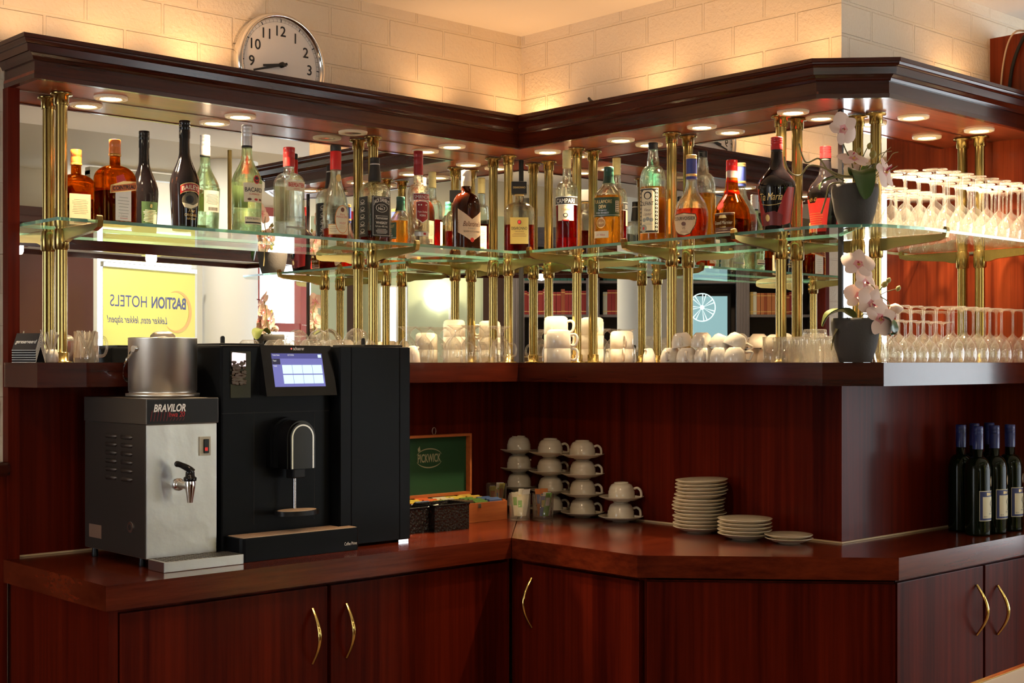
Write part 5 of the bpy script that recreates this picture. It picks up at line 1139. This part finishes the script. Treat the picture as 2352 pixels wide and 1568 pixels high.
# ------------------------------------------------------------------ side plates
plate = obj('side_plate', M().lathe([(.036, 0), (.0375, .0003), (.0385, .003), (.055, .006), (.079, .0175), (.0803, .0185), (.0795, .0198), (.055, .0092), (.036, .006), (0, .0058)], 44), PORC2)
tag(plate, '', 'plate', 'white side plates'); first = True
for px, py, n, nm, sc in ((1606, 1222, 14, 'tall plate stack', 1.0), (1711, 1238, 5, 'middle stack of five plates', 1.0), (1812, 1247, 2, 'low pair of plates', .86)):
    c = AZ(px, py, CTOP); dz = .0107*sc; tl = 0; hz = 0.
    for k in range(n):
        pos = {0: 'bottom', n-1: 'top'}.get(k, ORD[n-1-k]+' from the top')
        o = plate if first else plate.copy()
        if not first: COL.objects.link(o)
        first = False
        jx = [0, .001, -.001, .002, -.004, .003, .004, .0015, -.001, -.004, -.009, -.006, -.007, -.008][k] if n > 6 else [0, .001, 0, .001, 0][k]
        tl = .035 if (n > 6 and k > 8) else .0
        o.location = (c.x-jx*.73, c.y+jx*.68, CTOP+.0004+k*dz+(.0035 if tl else 0)); o.scale = (sc, sc, sc)
        o.rotation_euler = (-tl*.68, -tl*.73, 0) if tl else (0, 0, 0)
        o['label'] = 'white side plate, %s of the %s' % (pos, nm)
# ------------------------------------------------------------------ wine bottles
R = shoulders(.0375, .0375, 2, 0, .19, .235, .0148, 9)+[(.014, .014, 2, .29)]
f = wrap(.0375, .0375, 2, 0)
wl = M().poly(rect(-.034, .034, .045, .135), f, 0); wl.poly(rect(-.0325, .0325, .047, .133), lift(f, .0008), 1); wl.poly(rect(-.024, .03, .053, .117), lift(f, .0011), 0)
wl.text('BIN 9', .012, lambda u, v: f(u+.002, .121+v, .0012), 2, fit=.025); wl.text('MERLOT', .006, lambda u, v: f(u+.008, .064+v, .0014), 1, fit=.02); wl.text('2014', .006, lambda u, v: f(u-.016, .056+v, .0014), 3)
for k in range(8): wl.poly(oval(.008+.004*sin(k*.9), .073+k*.0045, .002, .003, 8), lift(f, .0014), 3, .01)
wl2 = M().poly(oval(.02, .162, .0125, .0155, 22), f, 0); wl2.poly(oval(.02, .162, .0085, .0115, 20), lift(f, .0008), 1)
wb = thing('wine_bottle', '', 'bottle', (0, 0, 0), 0, 'dark wine bottles with blue capsules')
obj('glass_body', M().loft([(.02, .02, 2, .006), (.03, .03, 2, .0004)]+R, 40), T_WINE, wb)
obj('capsule', M().lathe([(.0155, .258), (.0158, .3), (.015, .301), (.0158, .303), (.0158, .31), (.015, .311), (.0158, .313), (.0155, .326), (.014, .327)], 28), mat('capsule_blue', (.015, .03, .16), .35, coat=.3), wb)
obj('label', wl, [mat('wine_label', (.66, .6, .42), .6), mat('wine_label_blue', (.03, .04, .14), .5), GOLD, K], wb)
obj('medal_sticker', wl2, [GOLD, SILV], wb)
for i, (px, py, lb, rz) in enumerate(((2246, 1228, 'dark wine bottle with blue capsule, nearest the worktop edge of its group', -.06), (2284, 1223, 'dark wine bottle with blue capsule, second label from the left', -.06), (2320, 1217, 'dark wine bottle with blue capsule, at the outer end by the partition', -.1),
                                  (2207, 1218, 'dark wine bottle with blue capsule, mostly hidden label at the left of its group', .55), (2238, 1211, 'dark wine bottle with blue capsule, hidden behind the front bottle', .2), (2272, 1206, 'dark wine bottle with blue capsule, at the back of the group', .2))):
    c = AZ(px, py, CTOP); L_ = (c.x, c.y, CTOP+.0004)
    if i == 0: wb.location = L_; wb.rotation_euler = (0, 0, rz); wb['label'] = lb
    else: dup(wb, L_, rz, lb)
# ------------------------------------------------------------------ things on the eye level board
BT = BTOP+.0003
# reserved signs, nested tent cards
cd_ = M(); c = AY(62, 800, -.1)
TX, TZ = mat('card_black', (.02, .018, .02), .5), WINK
card = M()
hw_, hh_, dd = .033, .045, .026
card.add([(-hw_, -dd, 0), (hw_, -dd, 0), (hw_, 0, hh_), (-hw_, 0, hh_), (-hw_, dd, 0), (hw_, dd, 0)], [(0, 1, 2, 3), (3, 2, 5, 4)], 0)
card.add([(-hw_, -dd+.002, 0), (hw_, -dd+.002, 0), (hw_, 0, hh_-.003), (-hw_, 0, hh_-.003), (-hw_, dd-.002, 0), (hw_, dd-.002, 0)], [(3, 2, 1, 0), (4, 5, 2, 3)], 0)
for s_ in (1, -1): card.add([(s_*hw_, -dd, 0), (s_*hw_, -dd+.002, 0), (s_*hw_, 0, hh_-.003), (s_*hw_, 0, hh_), (s_*hw_, dd-.002, 0), (s_*hw_, dd, 0)], [(0, 1, 2, 3), (3, 2, 4, 5)], 1)
card.add([(-hw_, -dd-.0002, 0), (hw_, -dd-.0002, 0), (hw_, -dd-.0002, .0011), (-hw_, -dd-.0002, .0011)], [(0, 1, 2, 3)], 1)
tl_ = math.hypot(hh_, dd)
card.text('gereserveerd', .016, lambda u, v: (u, -dd+(.021+v)/tl_*dd-.0006, (.021+v)/tl_*hh_+.0003), 1, fit=.058, shear=.25)
cx0 = AY(66, 800, -.115)
rs0 = None
for k in range(6):
    z = BT+k*.0062; o = obj('reserved_sign', card, [TX, TZ], None, (cx0.x, -.115, z), radians(-52)) if k == 0 else rs0.copy()
    if k: COL.objects.link(o); o.location = (cx0.x, -.115, z)
    else: rs0 = o
    tag(o, 'black reserved tent card, %s of the nested stack at the left end' % ('bottom' if k == 0 else 'top' if k == 5 else ORD[5-k]+' from the top'), 'sign', 'nested reserved signs')
# stirrers in a white pot
sp_ = AY(116, 810, -.085); ps = (AY(117, 810, -.1).x, -.1, BT)
pt_ = thing('stirrer_pot', 'small white pot beside the reserved signs', 'pot', ps); obj('bowl', M().lathe([(.017, 0), (.02, .003), (.019, .02), (.0155, .034), (.0135, .034), (.017, .02), (.017, .005), (0, .004)], 28), PORC, pt_)
for k in range(11):
    a = 2*pi*k/11; rr = .006+.004*(k % 2); o = obj('stirrer', M().tube([(rr*cos(a)*.6, rr*sin(a)*.6, .006), (rr*cos(a), rr*sin(a), .034), (rr*cos(a)*2.6, rr*sin(a)*2.6, .074+.006*(k % 3))], .0016, 6), mat('stirrer_clear', (.9, .84, .74), .2, trans=.5), None, ps)
    tag(o, 'thin clear stirrer standing in the small white pot', 'stirrer', 'stirrers in the white pot')
def mug_glass(label, px, y, r_, h):
    c = AY(px, 800, y); t = thing('glass_jug', label, 'glass', (c.x, y, BT))
    obj('wall', M().lathe([(r_*.93, .0002), (r_, .002), (r_, .011), (r_, h), (r_-.002, h), (r_-.0025, .013), (0, .0125)], 36), STEM, t)
    obj('handle', M().tube(smooth_path([(r_-.001, 0, h*.82), (r_+.02, 0, h*.8), (r_+.027, 0, h*.55), (r_+.02, 0, h*.25), (r_-.001, 0, h*.2)], 5), .004, 8), STEM, t); return c
c = mug_glass('straight clear glass jug holding clear stirrers, right of the leftmost brass post', 198, -.105, .0325, .083)
for k in range(9):
    o = obj('stirrer', M().tube([(.012*cos(k*2.4), .012*sin(k*2.4), .014), (.024*cos(k*1.9), .024*sin(k*1.9), .085)], .0016, 6), MATS['stirrer_clear'], None, (c.x, -.105, BT))
    tag(o, 'thin clear stirrer leaning in the straight glass jug', 'stirrer', 'stirrers in the glass jug')
# tilted tea glasses behind the coffee machine
def tea_glass(label, loc, rot):
    t = thing('tea_glass', label, 'glass', loc, 0, 'handled tea glasses'); t.rotation_euler = rot
    obj('wall', M().lathe([(.04, 0), (.0395, .03), (.036, .05), (.026, .066), (.02, .07), (.0, .0705)], 32), STEM, t)
    obj('handle', M().tube(smooth_path([(.0385, 0, .045), (.055, 0, .05), (.062, 0, .032), (.056, 0, .014), (.04, 0, .012)], 5), .0038, 8), STEM, t)
for i, (px, y, dz, rot, w_) in enumerate(((655, -.1, 0, (0, 0, 2.8), 'leftmost, standing upturned'), (715, -.1, 0, (0, 0, 2.9), 'second from the left, standing upturned'), (768, -.095, .034, (0, .5, 2.6), 'leaning on the others, handle to the left'), (812, -.105, .036, (0, .45, .3), 'leaning on the others, handle to the right'), (840, -.1, 0, (0, 0, .2), 'rightmost, standing upturned'), (770, -.1, 0, (0, 0, 1.5), 'in the middle, standing upturned'))):
    x = AY(px, 800, y).x; tea_glass('handled tea glass behind the coffee machine, '+w_, (x, y, BT+dz), rot)
cpx = AY(948, 810, -.1).x
ct = thing('creamer', 'small white creamer just right of the milk cooler', 'creamer', (cpx, -.1, BT)); obj('body', M().lathe([(.024, 0), (.025, .002), (.022, .03), (.014, .05), (.01, .054), (0, .055)], 28), PORC, ct); obj('spout', M().tube([(.016, 0, .042), (.024, 0, .05)], .004, 8), PORC, ct)
# irish coffee glasses
def irish(label, px, y):
    x = AY(px, 800, y).x; t = thing('irish_coffee_glass', label, 'glass', (x, y, BT), 0, 'irish coffee glasses')
    obj('bowl', M().lathe([(.0345, 0), (.0355, .002), (.035, .045), (.029, .066), (.017, .082), (.0085, .09), (.0085, .098), (.012, .108), (.026, .118), (.033, .122), (.0335, .1235), (0, .1225)], 32), STEM, t)
    obj('handle', M().tube(smooth_path([(.0335, 0, .02), (.05, 0, .024), (.054, 0, .045), (.047, 0, .062), (.03, 0, .064)], 5), .0038, 8), STEM, t); t.rotation_euler = (0, 0, -.5)
for i, (px, y) in enumerate(((1050, -.13), (1082, -.125), (1118, -.13), (1150, -.125))): irish('upturned irish coffee glass, %s from the left beside the canopy corner post' % ORD[i], px, y)
# stacked mugs
def mug_mesh(): return M().lathe([(.0405, 0), (.041, .001), (.041, .046), (.0395, .048), (.0392, .055), (.033, .06), (.029, .062), (.028, .0605), (0, .06)], 36)
mug = thing('white_mug', '', 'mug', (0, 0, 0), 0, 'stacked white mugs'); obj('body', mug_mesh(), PORC, mug); obj('handle', M().tube(smooth_path([(.04, 0, .044), (.055, 0, .045), (.063, 0, .034), (.06, 0, .016), (.052, 0, .008), (.04, 0, .01)], 5), .0048, 10, 0, .8), PORC, mug)
f0 = True
def on_board(px, d): return AX(px, 800, d)
for px, d, n, nm in ((1283, -.155, 2, 'front stack of two mugs'), (1281, -.1, 3, 'rear stack of three mugs')):
    for k in range(n):
        c = on_board(px, d); L_ = (d, c.y, BT+k*.0475); lb = 'white mug, %s of the %s beside the brass post' % ({0: 'bottom', n-1: 'top'}.get(k, 'middle'), nm)
        rz = radians(-50-6*k)
        if d > -.12: L_ = (d+.012, c.y+.02, L_[2])
        if f0: mug.location = L_; mug.rotation_euler = (0, 0, rz); mug['label'] = lb; f0 = False
        else: dup(mug, L_, rz, lb)
# heap of small espresso cups
ecup = thing('espresso_cup', '', 'cup', (0, 0, 0), 0, 'heap of white espresso cups')
obj('bowl', M().lathe([(.033, 0), (.0335, .001), (.0315, .02), (.026, .036), (.0195, .043), (.018, .0445), (.0, .0445), ], 32), PORC, ecup)
obj('handle', M().tube([(.03, 0, .031), (.05, 0, .031), (.052, 0, .028), (.044, 0, .008), (.041, 0, .007), (.032, 0, .008)], .0038, 8, 0, 1.1), PORC, ecup)
EC = [(1541, -.15, 0, 0, 0, 205, 'bottom row, left end'), (1578, -.165, 0, 0, 0, 215, 'bottom row, second from the left'), (1618, -.155, 0, 0, 0, 220, 'bottom row, middle'), (1655, -.15, 0, 0, 0, 300, 'bottom row, fourth from the left'), (1688, -.145, 0, 0, 0, 310, 'bottom row, right end'),
      (1568, -.14, .046, .12, 0, 215, 'upper layer, left'), (1612, -.14, .0455, 0, 0, 225, 'upper layer, middle'), (1649, -.135, .04, .0, .42, 300, 'upper layer, tilted with handle to the right'), (1683, -.13, .043, .0, .5, 320, 'upper layer, leaning at the right end')]
for i, (px, d, dz, ax_, ay_, rz, nm) in enumerate(EC):
    c = on_board(px, d); L_ = (d, c.y, BT+dz); lb = 'upturned white espresso cup in the heap, '+nm
    o = ecup if i == 0 else dup(ecup, L_)
    o.location = L_; o.rotation_euler = (ax_, ay_, radians(rz)); o['label'] = lb
# tumblers
for i, (px, d, dz, fl, nm) in enumerate(((1779, -.15, 0, False, 'left end, bottom row'), (1822, -.15, 0, True, 'second from the left, bottom row'), (1864, -.15, 0, True, 'third from the left, bottom row'), (1903, -.15, 0, True, 'right end, behind the orchid'), (1800, -.075, 0, True, 'left in the rear row'), (1843, -.075, 0, True, 'second in the rear row'), (1884, -.075, 0, True, 'right in the rear row'), (1872, -.13, .0735, True, 'lying on top of the others'))):
    c = on_board(px, d); tumbler('tumbler', 'clear straight tumbler, '+nm, (d, c.y, BT+dz if dz == 0 else BT+.0732), .0345, .073 if dz == 0 else .02, 'tumblers beside the orchid', fl)
# stemmed glasses, upturned
def stem(h, rb, rf, bh):
    return M().lathe([(rb*.9, 0), (rb, .012), (rb*1.03, bh*.35), (rb*.9, bh*.65), (rb*.55, bh*.88), (.006, bh), (.0036, bh+.006), (.0034, h-.014), (.006, h-.006), (rf*.55, h-.0025), (rf, h-.0012), (rf, h), (0, h-.0006)], 28, cap=False)
def rows(proto_h, rb, rf, bh, z, xs0, dx, n, ys, nm, grp, skip=()):
    pr = obj('wine_glass', stem(proto_h, rb, rf, bh), STEM); firstg = True
    for j, y in enumerate(ys):
        for i in range(n):
            if (j, i) in skip: continue
            o = pr if firstg else pr.copy()
            if not firstg: COL.objects.link(o)
            firstg = False; o.location = (xs0+i*dx+(.5*dx if j % 2 else 0), y, z)
            tag(o, 'upturned stemmed glass, %s from the orchid in the %s row, %s' % (ORD[i], ['front', 'second', 'back'][j], nm), 'glass', grp)
rows(.172, .031, .034, .082, GTOP+.0003, .05, .0735, 11, (-1.565, -1.495, -1.425), 'glass shelf', 'upturned glasses on the glass shelf', ((0, 0),))
rows(.118, .031, .033, .062, BT, .0, .067, 5, (-1.505,), 'short glasses', 'short upturned glasses on the board')
rows(.165, .034, .036, .085, BT, .335, .073, 7, (-1.502,), 'tall board glasses', 'tall upturned glasses on the board')
rows(.165, .034, .036, .085, BT, .075, .073, 10, (-1.43, ), 'behind the short ones', 'tall upturned glasses on the board', )
jg = thing('bar_jigger', 'small steel jigger beside the lower orchid pot', 'jigger', (-.062, -1.478, BT)); obj('cup', M().lathe([(.016, 0), (.0165, .001), (.008, .034), (.0125, .06), (.0118, .06), (.0, .036)], 24), CHROME, jg)
# ------------------------------------------------------------------ orchids
POT = mat('stone_pot', (.06, .057, .056), .75, bump=(160, .35, .002)); SOIL = mat('moss', (.05, .045, .02), .9)
PET = mat('petal_pale', (.85, .66, .6), .55); PETP = mat('petal_pink', (.75, .34, .36), .5); LIP = mat('petal_magenta', (.5, .03, .11), .5); YLW = mat('petal_yellow', (.75, .45, .12), .5)
LEAF = mat('orchid_leaf', (.03, .085, .012), .35, coat=.3); STM = mat('orchid_stem', (.13, .12, .04), .5); ROOT = mat('aerial_root', (.25, .22, .1), .55)
for m_ in (PET, PETP): m_.node_tree.nodes['Principled BSDF'].inputs['Subsurface Weight'].default_value = 0
def petal(m, o, d, s_, n, L_, W_, curl, k=10):
    vs = []; 
    for i in range(k+1):
        t = i/k; w_ = W_*sin(pi*min(1, t*.93+.04))**.7; 
        for j in range(5):
            q = (j-2)/2; vs.append(o+d*(L_*t)+s_*(w_*q)+n*(curl*t*t*L_+.12*W_*(1-q*q)*sin(pi*t)-.0006*0))
    b0 = len(m.v); m.v += [tuple(v) for v in vs]
    for i in range(k):
        for j in range(4):
            m.f.append([b0+i*5+j, b0+i*5+j+1, b0+(i+1)*5+j+1, b0+(i+1)*5+j]); m.m.append(1 if i < 2 else 0); m.s.append(True)
def flower(parent, c, n, sz, roll=0.):
    c = Vector(c); n = Vector(n).normalized(); up = Vector((0, 0, 1)); s_ = up.cross(n).normalized(); u = n.cross(s_)
    m = M()
    def dirr(a): return u*cos(a)+s_*sin(a)
    for a, L_, W_ in ((roll, 1, .42), (roll+2.3, .95, .4), (roll-2.3, .95, .4), (roll+1.2, 1.08, .62), (roll-1.2, 1.08, .62)):
        d = dirr(a); petal(m, c+d*.003, d, n.cross(d), n, sz*L_, sz*W_, -.1 if abs(a-roll) > .1 else .12)
    d = dirr(roll+pi)
    petal(m, c+n*.003, (d*.6+n*.7).normalized(), s_, n, sz*.5, sz*.2, .3); o = obj('flower', m, [PET, PETP], parent)
    l = M()
    for a in (-.5, .5):
        dd_ = (dirr(roll+pi+a)*.5+n*.8).normalized(); petal(l, c+n*.002, dd_, n.cross(dd_), n, sz*.42, sz*.2, .4)
    l.lathe([(0, .004), (sz*.09, .0), (sz*.11, -.004), (0, -.008)], 10, tuple(c+n*.006), 1)
    l.m = [0 if i_ < 80 else 1 for i_ in range(len(l.f))]
    obj('lip', l, [LIP, YLW], o); return o
def bud(parent, c, r_, d):
    d = Vector(d).normalized(); c = Vector(c); P_ = [c+d*(r_*2.6*t-r_*1.3) for t in [i/8 for i in range(9)]]
    obj('bud', M().tube(P_, [r_*max(.12, sin(pi*(i/8*.96+.02))**.7) for i in range(9)], 12), mat('bud_green', (.3, .27, .08), .45), parent)
def leaf(parent, pts, W_, mt=None):
    P_ = smooth_path(pts, 5); vs = []; m = M(); n = len(P_)
    for i, q in enumerate(P_):
        t = (P_[min(i+1, n-1)]-P_[max(i-1, 0)]).normalized(); s_ = t.cross(Vector((0, 0, 1))); s_ = s_.normalized() if s_.length > .05 else Vector((.73, -.68, 0)); up = s_.cross(t)
        w_ = W_*max(.08, sin(pi*min(1, (i/(n-1))*.94+.05))**.6)
        for off in (.0012, -.0012):
            for j in range(5): k = (j-2)/2; vs.append(q+s_*(w_*k)+up*(abs(k)*w_*.3+off))
    fs = []
    for i in range(n-1):
        for j in range(4):
            a = i*10+j; b = a+5; fs += [(a, a+1, a+11, a+10), (b+10, b+11, b+1, b)]
    m.add(vs, fs, 0, True)
    obj('leaf', m, mt or LEAF, parent)
rt = Vector((RT[0], RT[1], 0)); fw = Vector((FW[0], FW[1], 0)); zz = Vector((0, 0, 1))
def orchid(label, base, s, pot_r, pot_h):
    t = thing('potted_orchid', label, 'orchid', base, 0, 'orchids at the slanted corner')
    obj('pot', M().lathe([(pot_r*.6, 0), (pot_r*.66, .002), (pot_r*.86, pot_h*.35), (pot_r*.99, pot_h*.75), (pot_r, pot_h*.9), (pot_r*.97, pot_h), (pot_r*.9, pot_h), (pot_r*.88, pot_h-.012), (0, pot_h-.01)], 44), POT, t)
    obj('moss', M().lathe([(pot_r*.87, pot_h-.011), (pot_r*.5, pot_h-.005), (0, pot_h-.002)], 24, cap=False), SOIL, t); return t
def vv(a, b, c): return rt*a-fw*b+zz*c      # right, towards the viewer, up
A1 = Vector((-.145, -1.46, GTOP+.0003)); A1 = Vector((*Vector(AZ(1985, 524, GTOP+.0)[:2]), GTOP+.0004))
A1 = Vector((-.105, -1.453, GTOP+.0004)); A2 = Vector((-.116, -1.462, BT))
PXM = FPX/4.02
def sc2(px, py, cx, base): return ((px-cx)/PXM, (base-py)/PXM)
# upper orchid
o1 = orchid('upper orchid in a round dark stone pot, on the glass shelf corner', A1, 1, .064, .118); cx_1, b1 = 1988, 520
def U(px, py, d=0.): a, c = sc2(px, py, cx_1, b1); return vv(a, d, c)
obj('flower_stem', M().tube(smooth_path([U(1985, 420, .0), U(1978, 385, .02), U(1962, 352, .025), U(1952, 322, .02)], 5), .0018, 6).tube(smooth_path([U(1990, 420), U(2003, 370, .01), U(2012, 350, .01), U(2022, 335, .01)], 5), .0014, 6).tube(smooth_path([U(2000, 420), U(2020, 385, .0), U(2045, 385, .0)], 5), .0014, 6), STM, o1)
flower(o1, U(1956, 312, .035), vv(.35, .9, -.1), .042, .9); flower(o1, U(1978, 375, .035), vv(.1, .55, .8), .04, .2); flower(o1, U(2046, 402, .03), vv(.75, .6, .2), .044, 2.6)
flower(o1, U(1982, 396, .0), vv(-.2, .8, -.3), .02, 0)
for q, r_ in (((1994, 354), .0062), ((2017, 345), .0075), ((2024, 363), .0095)): bud(o1, U(*q, .012), r_, vv(.2, 0, 1))
leaf(o1, [U(1988, 412, .01), U(1990, 402, .04), U(1992, 420, .072), U(1993, 466, .085)], .034)
leaf(o1, [U(1984, 412, .0), U(1955, 410, -.01), U(1925, 418, -.02), U(1916, 436, -.02)], .014)
leaf(o1, [U(2000, 412, .0), U(2025, 385, -.02), U(2040, 395, -.03)], .02)
rootm = M()
for pts in ([(1980, 410), (1955, 428 - 20), (1925, 395), (1905, 388), (1885, 388), (1868, 408), (1850, 405), (1838, 388), (1834, 368)], [(1962, 420), (1930, 400), (1915, 380), (1905, 372), (1882, 381), (1872, 366), (1865, 340)], [(1962, 425), (1932, 428), (1922, 460), (1913, 490)],
            [(2015, 420), (2040, 375), (2050, 358), (2062, 348)], [(2020, 420), (2032, 378), (2040, 362), (2064, 356)], [(2025, 415), (2055, 378), (2066, 362), (2078, 358)], [(2030, 412), (2056, 400), (2076, 388)]):
    rootm.tube(smooth_path([U(a, b, .015) for a, b in pts], 5), .0024 if pts[0][0] < 2000 else .0011, 7)
obj('aerial_root', rootm, ROOT, o1)
# lower orchid
o2 = orchid('lower orchid in a dark stone pot with many pale pink flowers, on the board corner', A2, 1, .066, .121); cx_2, b2 = 1966, 831
def Lw(px, py, d=0.): a, c = sc2(px, py, cx_2, b2); return vv(a, d, c)
obj('flower_stem', M().tube(smooth_path([Lw(1968, 740), Lw(1968, 700, .01), Lw(1972, 660, .015), Lw(1962, 625, .02)], 5), .002, 6).tube(smooth_path([Lw(1990, 740), Lw(2008, 700, .01), Lw(2014, 678, .012), Lw(2032, 660, .012)], 5), .0018, 6).tube(smooth_path([Lw(2012, 690, .01), Lw(2030, 680, .01), Lw(2052, 674, .01)], 5), .0014, 6).tube(smooth_path([Lw(2000, 735), Lw(2025, 713, .0), Lw(2048, 711, .0)], 5), .0014, 6), STM, o2)
flower(o2, Lw(1966, 622, .03), vv(.05, .8, .45), .043, .2); flower(o2, Lw(1981, 662, .03), vv(.5, .8, .1), .036, .6); flower(o2, Lw(1968, 690, .03), vv(-.1, .9, .1), .038, .1); flower(o2, Lw(1992, 708, .04), vv(.4, .8, .1), .044, .5); flower(o2, Lw(2008, 738, .05), vv(.35, .85, .1), .046, 1.3); flower(o2, Lw(1995, 690, .0), vv(.1, .9, .2), .036, .7)
obj('flower_bud', M().tube([Lw(2040, 712), Lw(2048, 714), Lw(2058, 717), Lw(2068, 716)], [.006, .0135, .013, .004], 12), PET, o2)
for q, r_ in (((2034, 656), .0068), ((2026, 664), .0085), ((2055, 673), .0068)): bud(o2, Lw(*q, .012), r_, vv(.5, 0, .8))
leaf(o2, [Lw(1962, 735, .0), Lw(1935, 722, .02), Lw(1905, 730, .03), Lw(1890, 755, .03)], .027, mat('orchid_leaf_light', (.16, .2, .06), .4, coat=.3)); leaf(o2, [Lw(2000, 735, .02), Lw(2030, 742, .04), Lw(2036, 765, .045), Lw(2036, 775, .045)], .022); leaf(o2, [Lw(1950, 735), Lw(1922, 760, .03), Lw(1912, 790, .03), Lw(1909, 806, .03)], .006, ROOT)
rm = M()
for pts in ([(1938, 744), (1952, 752), (1970, 760), (1984, 748), (1987, 735), (1975, 728), (1966, 738)], [(1970, 725), (1968, 700), (1972, 672)], [(1968, 700), (1975, 680), (1995, 680)], [(2008, 700), (2002, 672), (1990, 664)], [(2014, 690), (2030, 700), (2034, 708)]):
    rm.tube(smooth_path([Lw(a, b, .05 if b > 724 else .02) for a, b in pts], 5), .0016, 7)
obj('aerial_root', rm, ROOT, o2)
